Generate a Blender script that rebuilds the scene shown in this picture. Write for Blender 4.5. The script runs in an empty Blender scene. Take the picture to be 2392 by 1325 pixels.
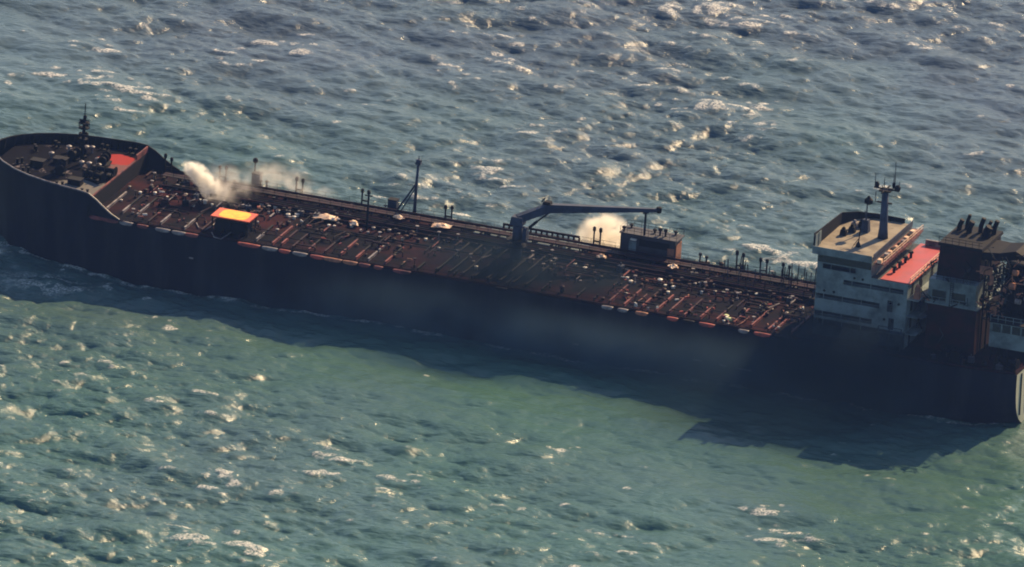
import bpy, math, random
import numpy as np
from mathutils import Vector, Matrix
random.seed(7)
rng = np.random.default_rng(11)
S = bpy.context.scene
C = S.collection

# ------------------------------------------------------------------ camera
DEP, YAW, ROLL, DIST = math.radians(18.5), math.radians(17.96), math.radians(4.0), 6000.0
TARGET = Vector((-0.1, -15.55, 11.43))
fh = Vector((-math.sin(YAW), math.cos(YAW), 0.0))          # level view direction
rt = Vector((math.cos(YAW), math.sin(YAW), 0.0))           # level right direction
fwd = fh * math.cos(DEP) + Vector((0, 0, -math.sin(DEP)))
up0 = rt.cross(fwd)
r_ = rt * math.cos(ROLL) + up0 * math.sin(ROLL)
u_ = up0 * math.cos(ROLL) - rt * math.sin(ROLL)
cam = bpy.data.cameras.new('camera')
cam.sensor_width = 36.0
cam.lens = 36.0 * DIST / 174.7
cam.clip_start, cam.clip_end = 10.0, 60000.0
co = bpy.data.objects.new('camera', cam)
C.objects.link(co)
loc = TARGET - fwd * DIST
M = Matrix((r_, u_, -fwd)).transposed().to_4x4()
M.translation = loc
co.matrix_world = M
S.camera = co

# ------------------------------------------------------------------ sky, sun, exposure
SUN_EL = math.radians(34.5)
SUN_AZ = math.radians(14.0)                                 # from +Y towards +X
W = bpy.data.worlds.new('World')
S.world = W
W.use_nodes = True
nt = W.node_tree
bg = nt.nodes['Background']
sky = nt.nodes.new('ShaderNodeTexSky')
sky.sky_type = 'NISHITA'
sky.sun_disc = False
sky.sun_elevation = SUN_EL
sky.sun_rotation = SUN_AZ
sky.air_density = 1.0
sky.dust_density = 0.7
sky.ozone_density = 2.0
nt.links.new(sky.outputs[0], bg.inputs[0])
bg.inputs[1].default_value = 0.078
sd = bpy.data.lights.new('sun', 'SUN')
sd.energy = 5.0
sd.angle = math.radians(0.5)
sd.color = (1.0, 0.72, 0.40)
so = bpy.data.objects.new('sun', sd)
C.objects.link(so)
sdir = Vector((math.cos(SUN_EL) * math.sin(SUN_AZ), math.cos(SUN_EL) * math.cos(SUN_AZ), math.sin(SUN_EL)))
so.location = sdir * 500
so.rotation_euler = sdir.to_track_quat('Z', 'Y').to_euler()
S.view_settings.view_transform = 'Standard'
S.view_settings.look = 'None'
S.view_settings.gamma = 1.0
S.view_settings.exposure = 0.85
S.view_settings.use_curve_mapping = False
S.cycles.max_bounces = 8
S.cycles.volume_bounces = 6
S.cycles.filter_width = 1.9
S.cycles.volume_step_rate = 1.0
S.cycles.sample_clamp_direct = 12.0
S.cycles.sample_clamp_indirect = 4.0


# ------------------------------------------------------------------ materials
def mat(name, col, rough=0.55, col2=None, scale=0.6, mix=(0.42, 0.62), metal=0.0, bump=0.0, spec=0.4, detail=6.0, stretch=(1, 1, 1)):
    m = bpy.data.materials.new(name)
    m.use_nodes = True
    n, l = m.node_tree.nodes, m.node_tree.links
    b = n['Principled BSDF']
    b.inputs['Roughness'].default_value = rough
    b.inputs['Metallic'].default_value = metal
    b.inputs['Specular IOR Level'].default_value = spec
    b.inputs['Base Color'].default_value = (*col, 1)
    g = n.new('ShaderNodeNewGeometry')
    mp = n.new('ShaderNodeMapping')
    mp.inputs['Scale'].default_value = stretch
    l.new(g.outputs['Position'], mp.inputs['Vector'])
    no = n.new('ShaderNodeTexNoise')
    no.inputs['Scale'].default_value = scale
    no.inputs['Detail'].default_value = detail
    no.inputs['Roughness'].default_value = 0.62
    l.new(mp.outputs[0], no.inputs['Vector'])
    if col2 is not None:
        mr = n.new('ShaderNodeMapRange')
        mr.inputs['From Min'].default_value, mr.inputs['From Max'].default_value = mix
        l.new(no.outputs['Fac'], mr.inputs['Value'])
        mx = n.new('ShaderNodeMix')
        mx.data_type = 'RGBA'
        mx.inputs['A'].default_value = (*col, 1)
        mx.inputs['B'].default_value = (*col2, 1)
        l.new(mr.outputs[0], mx.inputs['Factor'])
        l.new(mx.outputs['Result'], b.inputs['Base Color'])
    if bump:
        bp = n.new('ShaderNodeBump')
        bp.inputs['Strength'].default_value = bump
        bp.inputs['Distance'].default_value = 0.05
        l.new(no.outputs['Fac'], bp.inputs['Height'])
        l.new(bp.outputs[0], b.inputs['Normal'])
    return m


MT = {}
MT['hull'] = mat('hull paint', (0.005, 0.006, 0.016), 0.6, (0.026, 0.027, 0.036), 0.3, (0.45, 0.8), bump=0.15, spec=0.12, stretch=(0.8, 0.8, 0.13), detail=8.0)
MT['deck'] = mat('soot covered maroon deck', (0.0035, 0.0035, 0.007), 0.9, (0.040, 0.009, 0.011), 0.11, (0.46, 0.68), bump=0.2, spec=0.04)
MT['foredeck'] = None
MT['soot'] = mat('charred black steel', (0.005, 0.005, 0.008), 0.75, (0.016, 0.013, 0.016), 0.9, (0.5, 0.8), spec=0.12)
MT['maroon'] = mat('dark maroon pipe paint', (0.030, 0.007, 0.011), 0.65, (0.010, 0.007, 0.011), 0.35, spec=0.12)
MT['pink'] = mat('weathered pink primer and glints', (0.22, 0.065, 0.06), 0.65, (0.04, 0.018, 0.025), 0.45, (0.38, 0.66), spec=0.15)
MT['redorange'] = mat('scraped orange red primer and glints', (0.40, 0.06, 0.038), 0.6, (0.16, 0.035, 0.03), 0.8, (0.42, 0.6))
MT['rust'] = mat('orange rust and sunlit tint', (0.34, 0.13, 0.07), 0.7, (0.16, 0.07, 0.05), 1.1)
MT['pale'] = mat('pale bare metal', (0.24, 0.21, 0.21), 0.55, (0.07, 0.055, 0.065), 0.9, (0.4, 0.64))
MT['white'] = mat('white fitting paint and glints', (0.72, 0.68, 0.6), 0.4, (0.42, 0.36, 0.32), 1.3)
MT['peach'] = mat('peach coloured bent sheet', (0.78, 0.55, 0.38), 0.5, (0.55, 0.33, 0.2), 0.9, bump=0.5)
MT['bluegrey'] = mat('blue grey crane paint', (0.045, 0.058, 0.095), 0.6, (0.025, 0.032, 0.055), 0.5, spec=0.15)
MT['house'] = mat('smoke dulled white house paint', (0.17, 0.215, 0.23), 0.55, (0.045, 0.06, 0.065), 0.28, (0.42, 0.70), spec=0.2, detail=8.0)
MT['houseaft'] = mat('sooty lower house and gallery shade paint', (0.05, 0.065, 0.075), 0.6, (0.012, 0.015, 0.018), 0.3, (0.36, 0.62), spec=0.15)
MT['beige'] = mat('beige bridge deck coating', (0.29, 0.25, 0.19), 0.8, (0.16, 0.135, 0.11), 0.35, (0.4, 0.66), spec=0.1, detail=8.0)
MT['reddeck'] = mat('red deck coating', (0.42, 0.05, 0.05), 0.5, (0.34, 0.055, 0.06), 0.35)
MT['glass'] = mat('dark window glass', (0.01, 0.012, 0.015), 0.15, spec=0.5)
MT['cream'] = mat('cream transom paint', (0.36, 0.37, 0.28), 0.55, (0.22, 0.25, 0.19), 0.5, (0.4, 0.8), stretch=(1, 1, 0.25))
MT['yellow'] = mat('yellow circle paint', (0.85, 0.5, 0.02), 0.6, (0.62, 0.27, 0.02), 0.9, (0.45, 0.75))
MT['red'] = mat('bright red pad paint', (0.72, 0.1, 0.035), 0.6, (0.42, 0.06, 0.035), 0.9, (0.42, 0.7))
MT['darkred'] = mat('sooty dark red casing', (0.026, 0.006, 0.008), 0.7, (0.005, 0.005, 0.007), 0.35, (0.38, 0.62), spec=0.12)
MT['greyhouse'] = mat('dark grey deckhouse paint', (0.03, 0.03, 0.045), 0.65, (0.018, 0.015, 0.025), 0.6)


def foredeck_mat():
    m = mat('burnt forecastle deck', (0.0025, 0.0025, 0.006), 0.9, (0.13, 0.11, 0.12), 0.3, (0.60, 0.63), bump=0.2, spec=0.03)
    n, l = m.node_tree.nodes, m.node_tree.links
    b = n['Principled BSDF']
    old = b.inputs['Base Color'].links[0].from_socket
    g = n.new('ShaderNodeNewGeometry')

    def patch(cx, cy, ax, ay, lo, hi, col, src):
        mp = n.new('ShaderNodeMapping')
        mp.vector_type = 'POINT'
        mp.inputs['Location'].default_value = (-cx / ax, -cy / ay, 0)
        mp.inputs['Scale'].default_value = (1 / ax, 1 / ay, 0.0)
        l.new(g.outputs['Position'], mp.inputs['Vector'])
        no = n.new('ShaderNodeTexNoise')
        no.inputs['Scale'].default_value = 1.4
        no.inputs['Detail'].default_value = 5
        l.new(mp.outputs[0], no.inputs['Vector'])
        ln = n.new('ShaderNodeVectorMath')
        ln.operation = 'LENGTH'
        l.new(mp.outputs[0], ln.inputs[0])
        ad = n.new('ShaderNodeMath')
        ad.operation = 'MULTIPLY_ADD'
        ad.inputs[1].default_value = 0.9
        l.new(no.outputs['Fac'], ad.inputs[0])
        l.new(ln.outputs['Value'], ad.inputs[2])
        mr = n.new('ShaderNodeMapRange')
        mr.inputs['From Min'].default_value, mr.inputs['From Max'].default_value = hi, lo
        l.new(ad.outputs[0], mr.inputs['Value'])
        mx = n.new('ShaderNodeMix')
        mx.data_type = 'RGBA'
        l.new(mr.outputs[0], mx.inputs['Factor'])
        l.new(src, mx.inputs['A'])
        mx.inputs['B'].default_value = (*col, 1)
        return mx.outputs['Result']
    s = patch(-79.6, -9.5, 5.5, 4.2, 1.4, 1.55, (0.15, 0.14, 0.13), old)
    s = patch(-85.5, -11.5, 2.2, 1.3, 1.3, 1.45, (0.11, 0.11, 0.13), s)
    s = patch(-78.6, 3.0, 2.2, 4.5, 1.25, 1.4, (0.17, 0.08, 0.075), s)
    s = patch(-80.2, 8.2, 3.8, 3.4, 1.2, 1.35, (0.30, 0.04, 0.035), s)
    l.new(s, b.inputs['Base Color'])
    return m


MT['foredeck'] = foredeck_mat()


# ------------------------------------------------------------------ mesh helpers
class MB:
    def __init__(self):
        self.v, self.f = [], []

    def add(self, vs, fs):
        o = len(self.v)
        self.v += [tuple(p) for p in vs]
        self.f += [tuple(i + o for i in f) for f in fs]
        return self

    def box(self, x0, x1, y0, y1, z0, z1, taper=0.0):
        t = taper
        vs = [(x0, y0, z0), (x1, y0, z0), (x1, y1, z0), (x0, y1, z0),
              (x0 + t, y0 + t, z1), (x1 - t, y0 + t, z1), (x1 - t, y1 - t, z1), (x0 + t, y1 - t, z1)]
        return self.add(vs, [(3, 2, 1, 0), (4, 5, 6, 7), (0, 1, 5, 4), (1, 2, 6, 5), (2, 3, 7, 6), (3, 0, 4, 7)])

    def tube(self, pts, r, seg=8, r2=None):
        pts = [Vector(p) for p in pts]
        n = len(pts)
        rings = []
        for i, p in enumerate(pts):
            a = pts[max(i - 1, 0)]
            b = pts[min(i + 1, n - 1)]
            d = (b - a).normalized()
            s = Vector((0, 0, 1)) if abs(d.z) < 0.9 else Vector((1, 0, 0))
            e1 = d.cross(s).normalized()
            e2 = d.cross(e1)
            k = i / max(n - 1, 1)
            rr = r if r2 is None else r + (r2 - r) * k
            rings.append([p + e1 * (rr * math.cos(2 * math.pi * j / seg)) + e2 * (rr * math.sin(2 * math.pi * j / seg)) for j in range(seg)])
        vs = [q for rg in rings for q in rg]
        fs = []
        for i in range(n - 1):
            for j in range(seg):
                k = (j + 1) % seg
                fs.append((i * seg + j, i * seg + k, (i + 1) * seg + k, (i + 1) * seg + j))
        fs.append(tuple(range(seg - 1, -1, -1)))
        fs.append(tuple((n - 1) * seg + j for j in range(seg)))
        return self.add(vs, fs)

    def lathe(self, prof, c=(0, 0, 0), seg=12):
        vs, fs = [], []
        for (r, z) in prof:
            vs += [(c[0] + r * math.cos(2 * math.pi * j / seg), c[1] + r * math.sin(2 * math.pi * j / seg), c[2] + z) for j in range(seg)]
        for i in range(len(prof) - 1):
            for j in range(seg):
                k = (j + 1) % seg
                fs.append((i * seg + j, i * seg + k, (i + 1) * seg + k, (i + 1) * seg + j))
        fs.append(tuple(range(seg - 1, -1, -1)))
        fs.append(tuple((len(prof) - 1) * seg + j for j in range(seg)))
        return self.add(vs, fs)

    def prism(self, poly, z0, z1):
        n = len(poly)
        vs = [(x, y, z0) for x, y in poly] + [(x, y, z1) for x, y in poly]
        fs = [tuple(range(n - 1, -1, -1)), tuple(range(n, 2 * n))]
        fs += [(i, (i + 1) % n, n + (i + 1) % n, n + i) for i in range(n)]
        return self.add(vs, fs)

    def wall(self, pts, thick, z0, z1):
        """upright plate along an open polyline; z0/z1 numbers or lists"""
        n = len(pts)
        zs0 = z0 if isinstance(z0, (list, tuple)) else [z0] * n
        zs1 = z1 if isinstance(z1, (list, tuple)) else [z1] * n
        vs = []
        for i, (x, y) in enumerate(pts):
            a = Vector(pts[max(i - 1, 0)])
            b = Vector(pts[min(i + 1, n - 1)])
            d = (b - a).normalized()
            nx, ny = -d.y * thick, d.x * thick
            vs += [(x, y, zs0[i]), (x + nx, y + ny, zs0[i]), (x + nx, y + ny, zs1[i]), (x, y, zs1[i])]
        fs = []
        for i in range(n - 1):
            a, b = 4 * i, 4 * (i + 1)
            for j in range(4):
                k = (j + 1) % 4
                fs.append((a + j, b + j, b + k, a + k))
        fs.append((3, 2, 1, 0))
        e = 4 * (n - 1)
        fs.append((e, e + 1, e + 2, e + 3))
        return self.add(vs, fs)

    def mesh(self, name, m, smooth=False):
        me = bpy.data.meshes.new(name)
        me.from_pydata(self.v, [], self.f)
        if m is not None:
            me.materials.append(m)
        if smooth:
            me.polygons.foreach_set('use_smooth', [True] * len(me.polygons))
        me.update()
        return me

    def build(self, name, m, parent=None, loc=(0, 0, 0), smooth=False):
        return place(name, self.mesh(name, m, smooth), parent, loc)


def place(name, me, parent=None, loc=(0, 0, 0), rot=(0, 0, 0), sc=(1, 1, 1)):
    o = bpy.data.objects.new(name, me)
    C.objects.link(o)
    o.parent = parent
    o.location = loc
    o.rotation_euler = rot
    o.scale = sc
    return o


def tag(o, label=None, cat=None, group=None, kind=None):
    for k, v in (('label', label), ('category', cat), ('group', group), ('kind', kind)):
        if v:
            o[k] = v
    return o


def empty(name, loc=(0, 0, 0), parent=None):
    o = bpy.data.objects.new(name, None)
    C.objects.link(o)
    o.location = loc
    o.parent = parent
    return o


# ------------------------------------------------------------------ sea
def build_sea():
    NX, NY, LX, LY = 880, 900, 228.0, 378.0
    g = 9.81
    kx = 2 * np.pi * np.fft.fftfreq(NX, LX / NX)
    ky = 2 * np.pi * np.fft.fftfreq(NY, LY / NY)
    KX, KY = np.meshgrid(kx, ky)
    K = np.hypot(KX, KY)
    K[0, 0] = 1e-6
    lam_p = 26.0
    kp = 2 * np.pi / lam_p

    def spec(wd, lp, spread, floor):
        k_p = 2 * np.pi / lp
        P = np.exp(-1.25 * (k_p / K) ** 2) / K ** 4
        c = (KX * math.cos(wd) + KY * math.sin(wd)) / K
        return P * (np.clip(c, 0, 1) ** spread + floor)
    P = spec(math.radians(-112), 30.0, 4.0, 0.035) + 0.34 * spec(math.radians(-80), 15.0, 1.2, 0.16)
    P += 0.02 * spec(math.radians(-125), 58.0, 6.0, 0.0)
    P *= np.exp(-(K * 0.13) ** 2)
    P[0, 0] = 0
    H = np.fft.fft2(rng.standard_normal((NY, NX))) * np.sqrt(P)
    h = np.real(np.fft.ifft2(H))
    amp = 0.385 / h.std()
    H *= amp
    gust = np.exp(-0.5 * ((KX * 16) ** 2 + (KY * 22) ** 2))
    gust = np.real(np.fft.ifft2(np.fft.fft2(rng.standard_normal((NY, NX))) * gust))
    gust = np.clip(1.0 + 0.16 * gust / gust.std(), 0.6, 1.5)
    gx = (np.arange(NX) / NX - 0.5) * LX
    gy = (np.arange(NY) / NY - 0.5) * LY
    GX, GY = np.meshgrid(gx, gy)
    c0 = TARGET + fh * 30
    cx, cy = c0.x - rt.x * 6, c0.y
    wx_, wy_ = cx + GX * rt.x + GY * fh.x, cy + GX * rt.y + GY * fh.y
    lee = np.exp(-(np.clip(-(wy_ + 16), 0, None) / 55.0) ** 2) * (wy_ < -12) * np.exp(-((wx_ - 0) / 62.0) ** 4)
    gust = gust * (1 - 0.5 * lee)
    low = np.exp(-(K * 3.6) ** 2)
    hl_ = np.real(np.fft.ifft2(H * low))
    hh_ = np.real(np.fft.ifft2(H * (1 - low)))
    h = hl_ + gust * hh_
    H = np.fft.fft2(h)
    ik = 1j / K
    dx = np.real(np.fft.ifft2(H * KX * ik))
    dy = np.real(np.fft.ifft2(H * KY * ik))
    Jxx = np.real(np.fft.ifft2(-H * KX * KX / K))
    Jyy = np.real(np.fft.ifft2(-H * KY * KY / K))
    Jxy = np.real(np.fft.ifft2(-H * KX * KY / K))
    ch = 0.9
    J = (1 + ch * Jxx) * (1 + ch * Jyy) - (ch * Jxy) ** 2

    def blur(a, sx, sy):
        G = np.exp(-0.5 * ((KX * sx) ** 2 + (KY * sy) ** 2))
        return np.real(np.fft.ifft2(np.fft.fft2(a) * G))
    patch = blur(rng.standard_normal((NY, NX)), 4.5, 7.0)
    patch /= patch.std()
    fine = blur(rng.standard_normal((NY, NX)), 0.33, 0.5)
    fine /= fine.std()
    streak = blur(rng.standard_normal((NY, NX)), 1.9, 0.5)
    streak /= streak.std()
    Jb = blur(J, 0.4, 0.6)
    patch = patch - 1.2 * lee
    fo = -(Jb - Jb.mean()) / Jb.std() + 1.0 * patch + 0.45 * fine + 0.75 * streak
    q1, q2 = np.quantile(fo, [0.968, 0.994])
    foam = np.clip((fo - q1) / (q2 - q1), 0, 1)
    # edge fade so that the fine sheet meets the plain outer sea
    ed = np.minimum(np.clip((LX / 2 - 1 - np.abs(GX)) / 10, 0, 1), np.clip((LY / 2 - 1 - np.abs(GY)) / 14, 0, 1))
    A = GX - ch * dx * ed
    B = GY - ch * dy * ed
    Zz = h * ed
    WX = cx + A * rt.x + B * fh.x
    WY = cy + A * rt.y + B * fh.y
    co_ = np.stack([WX, WY, Zz], -1).reshape(-1, 3)
    idx = np.arange(NX * NY).reshape(NY, NX)
    q = np.stack([idx[:-1, :-1], idx[:-1, 1:], idx[1:, 1:], idx[1:, :-1]], -1).reshape(-1, 4)
    # outer sea: rings growing from the fine sheet's edge out to the horizon
    border = np.concatenate([idx[0, :-1], idx[:-1, -1], idx[-1, :0:-1], idx[:0:-1, 0]])
    bx = co_[border]
    rings = [border]
    verts = [co_]
    base = len(co_)
    ctr = np.array([cx, cy, 0.0])
    for sc in (1.15, 1.6, 3, 8, 30, 120, 400):
        v = ctr + (bx - ctr) * sc
        v[:, 2] = 0.0
        verts.append(v)
        rings.append(np.arange(base, base + len(v)))
        base += len(v)
    qs = [q]
    for a, b in zip(rings[:-1], rings[1:]):
        qs.append(np.stack([a, b, np.roll(b, -1), np.roll(a, -1)], -1))
    V = np.concatenate(verts)
    Q = np.concatenate(qs)
    # foam thrown up along the hull waterline and round the bow
    X, Y = V[:, 0], V[:, 1]
    hb = np.interp(X, [-98.4, -94, -88.6, -81.4, -77, -71, -65, -55, 60, 80, 91], [0, 6.9, 10.6, 12.9, 13.75, 14.65, 15.1, 15.5, 15.5, 14.3, 8])
    d = np.abs(Y) - hb - 0.45
    wl = 1.4 * np.exp(-((d - 0.35 * np.sin(X * 0.23) - 0.25) / 0.9) ** 2) * ((X > -98) & (X < 91))
    nz = np.zeros(len(V))
    nz[:NX * NY] = (0.5 + 0.5 * np.tanh(streak + 0.6 * fine + 0.2)).ravel()
    bow = np.exp(-((np.hypot((X + 80) * 0.8, (Y + 24) * 1.3) / 6.5) ** 2)) * (nz > 0.6) + 0.8 * np.exp(-((np.hypot(X + 96, (Y + 9)) / 4.0) ** 2)) * (nz > 0.5)
    F = np.zeros(len(V))
    F[:NX * NY] = foam.ravel()
    F = np.clip(np.maximum(F, np.maximum(np.where(X < -12, 1.0, 0.5) * wl * nz, 0.9 * bow * nz)), 0, 1)
    me = bpy.data.meshes.new('sea')
    me.vertices.add(len(V))
    me.vertices.foreach_set('co', V.astype(np.float32).ravel())
    me.loops.add(len(Q) * 4)
    me.loops.foreach_set('vertex_index', Q.astype(np.int32).ravel())
    me.polygons.add(len(Q))
    me.polygons.foreach_set('loop_start', np.arange(0, len(Q) * 4, 4, dtype=np.int32))
    me.polygons.foreach_set('loop_total', np.full(len(Q), 4, dtype=np.int32))
    me.polygons.foreach_set('use_smooth', np.ones(len(Q), dtype=bool))
    at = me.attributes.new('foam', 'FLOAT', 'POINT')
    at.data.foreach_set('value', F.astype(np.float32))
    RP = np.full(len(V), 0.8)
    RP[:NX * NY] = np.clip(gust, 0.3, 1.4).ravel() * 0.8
    at = me.attributes.new('ripple', 'FLOAT', 'POINT')
    at.data.foreach_set('value', RP.astype(np.float32))
    me.update()
    me.validate()
    m = bpy.data.materials.new('choppy sea water')
    m.use_nodes = True
    n, l = m.node_tree.nodes, m.node_tree.links
    b = n['Principled BSDF']
    b.inputs['Roughness'].default_value = 0.16
    b.inputs['IOR'].default_value = 1.333
    geo = n.new('ShaderNodeNewGeometry')
    big = n.new('ShaderNodeTexNoise')
    big.inputs['Scale'].default_value = 0.012
    big.inputs['Detail'].default_value = 3
    l.new(geo.outputs['Position'], big.inputs['Vector'])
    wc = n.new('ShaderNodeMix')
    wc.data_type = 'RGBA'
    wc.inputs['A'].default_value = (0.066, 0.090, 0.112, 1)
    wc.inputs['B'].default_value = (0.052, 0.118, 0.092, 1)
    # haze and lens tint painted into the water: greener near side, slate beyond
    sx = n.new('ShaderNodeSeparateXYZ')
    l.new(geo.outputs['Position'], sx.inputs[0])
    water_tint = n.new('ShaderNodeMapRange')
    water_tint.inputs['From Min'].default_value, water_tint.inputs['From Max'].default_value = 190.0, -130.0
    water_tint.clamp = False
    l.new(sx.outputs['Y'], water_tint.inputs['Value'])
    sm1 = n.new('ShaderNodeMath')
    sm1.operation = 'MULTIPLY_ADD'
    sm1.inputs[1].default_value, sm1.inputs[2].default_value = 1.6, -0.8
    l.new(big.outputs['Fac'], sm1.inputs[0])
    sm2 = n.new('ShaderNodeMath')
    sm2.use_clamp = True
    l.new(water_tint.outputs[0], sm2.inputs[0])
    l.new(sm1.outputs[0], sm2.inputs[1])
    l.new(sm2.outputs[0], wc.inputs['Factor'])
    fa = n.new('ShaderNodeAttribute')
    fa.attribute_name = 'foam'
    fn = n.new('ShaderNodeTexNoise')
    fn.inputs['Scale'].default_value = 2.6
    fn.inputs['Detail'].default_value = 6
    fn.inputs['Roughness'].default_value = 0.7
    l.new(geo.outputs['Position'], fn.inputs['Vector'])
    sub = n.new('ShaderNodeMath')
    sub.operation = 'MULTIPLY_ADD'
    sub.inputs[1].default_value = 2.6
    sub.inputs[2].default_value = -1.05
    l.new(fn.outputs['Fac'], sub.inputs[0])
    ad = n.new('ShaderNodeMath')
    ad.operation = 'MULTIPLY'
    l.new(fa.outputs['Fac'], ad.inputs[0])
    l.new(sub.outputs[0], ad.inputs[1])
    mr = n.new('ShaderNodeMapRange')
    mr.inputs['From Min'].default_value, mr.inputs['From Max'].default_value = 0.03, 0.55
    mr.inputs['To Max'].default_value = 0.9
    l.new(ad.outputs[0], mr.inputs['Value'])
    mx = n.new('ShaderNodeMix')
    mx.data_type = 'RGBA'
    l.new(mr.outputs[0], mx.inputs['Factor'])
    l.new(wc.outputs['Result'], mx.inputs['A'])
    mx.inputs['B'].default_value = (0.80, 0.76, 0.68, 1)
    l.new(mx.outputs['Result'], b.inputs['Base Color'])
    rr = n.new('ShaderNodeMapRange')
    rr.inputs['To Min'].default_value, rr.inputs['To Max'].default_value = 0.16, 0.5
    l.new(mr.outputs[0], rr.inputs['Value'])
    l.new(rr.outputs[0], b.inputs['Roughness'])
    mp = n.new('ShaderNodeMapping')
    mp.inputs['Scale'].default_value = (0.34, 1.0, 1.0)
    l.new(geo.outputs['Position'], mp.inputs['Vector'])
    r1 = n.new('ShaderNodeTexNoise')
    r1.inputs['Scale'].default_value = 1.15
    r1.inputs['Detail'].default_value = 5
    r1.inputs['Roughness'].default_value = 0.6
    l.new(mp.outputs[0], r1.inputs['Vector'])
    bp = n.new('ShaderNodeBump')
    ra = n.new('ShaderNodeAttribute')
    ra.attribute_name = 'ripple'
    l.new(ra.outputs['Fac'], bp.inputs['Strength'])
    bp.inputs['Distance'].default_value = 0.40
    l.new(r1.outputs['Fac'], bp.inputs['Height'])
    l.new(bp.outputs[0], b.inputs['Normal'])
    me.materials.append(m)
    o = bpy.data.objects.new('sea', me)
    C.objects.link(o)
    tag(o, 'choppy grey green sea with sunlit whitecaps around the tanker', 'sea', kind='structure')


build_sea()

# ------------------------------------------------------------------ tanker: hull
H = 10.0
ship = empty('tanker_ship')
tag(ship, 'fire blackened oil tanker with dark hull, maroon deck and grey accommodation block', 'tanker')

TOPX = [-100.0, -99.7, -98.9, -97.6, -95.6, -92.7, -89.5, -86.0, -82.0, -79.0, -77.5, -76.0, -74.5, -73.0, -71.5, -69.0, -66.0, -60.0, -50.0,
        -30, -10, 10, 30, 50, 60, 68, 74, 79, 83, 86, 88.5, 90.5]
TOPY = [0.0, 2.0, 4.2, 6.3, 8.6, 10.9, 12.5, 13.6, 14.4, 14.8, 14.95, 15.1, 15.2, 15.28, 15.34, 15.42, 15.48, 15.55, 15.55,
        15.55, 15.55, 15.55, 15.55, 15.55, 15.55, 15.5, 15.4, 15.2, 14.95, 14.65, 14.3, 13.9]
TOPZ = [15.2, 15.18, 15.15, 15.1, 15.0, 14.85, 14.7, 14.55, 14.4, 14.3, 14.1, 13.3, 12.2, 11.2, 10.5, 10.25, 10.2, 10.2, 10.2,
        10.2, 10.2, 10.2, 10.2, 10.2, 10.2, 10.2, 10.2, 10.2, 10.2, 10.2, 10.2, 10.2]
WLX = [-98.4, -98.1, -97.3, -96.0, -94.2, -91.7, -88.6, -85.2, -81.4, -78.5, -77.0, -75.5, -74.0, -72.5, -71.0, -68.5, -65.5, -59.5, -50]
WLY = [0.0, 1.3, 3.0, 4.8, 6.9, 8.9, 10.6, 11.9, 12.9, 13.5, 13.75, 14.0, 14.25, 14.45, 14.65, 14.9, 15.1, 15.45, 15.55]


def hb(x):
    return float(np.interp(x, TOPX, TOPY))


NR = 14


def hull_half(sgn):
    cols = []
    for i, (tx, ty, tz) in enumerate(zip(TOPX, TOPY, TOPZ)):
        col = []
        for r in range(NR):
            t = r / (NR - 1)
            if i < len(WLX):
                hgt = (1 - t)
                e = hgt ** 1.35
                z = -2 + (tz + 2) * hgt
                x = WLX[i] + (tx - WLX[i]) * e
                y = WLY[i] + (ty - WLY[i]) * e
            else:
                x = tx
                zb = float(np.interp(tx, [50, 66, 80, 90.5], [-9, -6, -2.5, -1.0]))
                n_ = float(np.interp(tx, [50, 66, 80, 90.5], [12, 8, 4.2, 3.0]))
                tt = 1 - (1 - t) ** 1.6
                z = tz + (zb - tz) * tt
                y = ty * max(0.0, 1 - tt ** n_) ** (1 / n_)
            col.append((x, sgn * y, z))
        cols.append(col)
    vs = [p for c in cols for p in c]
    fs = []
    for i in range(len(cols) - 1):
        for r in range(NR - 1):
            a, b_, c_, d = i * NR + r, i * NR + r + 1, (i + 1) * NR + r + 1, (i + 1) * NR + r
            fs.append((a, b_, c_, d) if sgn < 0 else (d, c_, b_, a))
    return vs, fs, cols[-1]


hull = MB()
vp, fp, trp = hull_half(-1)
hull.add(vp, fp)
vsb, fsb, trs = hull_half(1)
hull.add(vsb, fsb)
hull.build('hull', MT['hull'], ship, smooth=True)
tr = MB()
tv = [(x + 0.01, y, z) for x, y, z in trp] + [(x + 0.01, y, z) for x, y, z in reversed(trs)]
tr.add(tv, [tuple(range(len(tv)))])
tro = tr.build('transom', MT['cream'], ship)
tag(tro, 'cream painted flat transom')
tm = MB()
for y in (-11.5, -8.2):
    tm.tube([(90.6, y, 9.8), (90.6, y + 0.4, 2.2)], 0.12, 6)
tm.build('transom_fender', MT['soot'], tro)


def deck_sheet(name, x0, x1, zf, inset, m, camber=0.25):
    xs = sorted(set([x0, x1] + [x for x in TOPX if x0 < x < x1] + list(np.linspace(x0, x1, 24))))
    b = MB()
    vs, fs = [], []
    fr = (-1, -0.6, -0.2, 0.2, 0.6, 1)
    for x in xs:
        w = max(hb(x) - inset, 0.05)
        for f in fr:
            vs.append((x, f * w, zf(x) + camber * (1 - f * f)))
    k = len(fr)
    for i in range(len(xs) - 1):
        for j in range(k - 1):
            fs.append((i * k + j, (i + 1) * k + j, (i + 1) * k + j + 1, i * k + j + 1))
    b.add(vs, fs)
    return b.build(name, m, ship, smooth=True)


deck_sheet('main_deck', -77.2, 90.4, lambda x: H, 0.04, MT['deck'])


def zfc(x):
    return 12.9 + max(0.0, (-79 - x)) * 0.035


fcd = deck_sheet('forecastle_deck', -97.9, -77.3, zfc, 0.3, MT['foredeck'], 0.15)
bk = MB()
bk.box(-77.5, -77.2, -14.75, 14.75, H - 0.2, 13.05)
bko = bk.build('forecastle_bulkhead', MT['soot'], ship)
bk = MB()
bk.box(-77.45, -77.2, 9.0, 14.6, 13.06, 14.1)
bk.box(-77.45, -77.2, -14.6, 8.98, 13.06, 13.32)
bk.build('edge_coaming', MT['pink'], bko)
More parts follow.
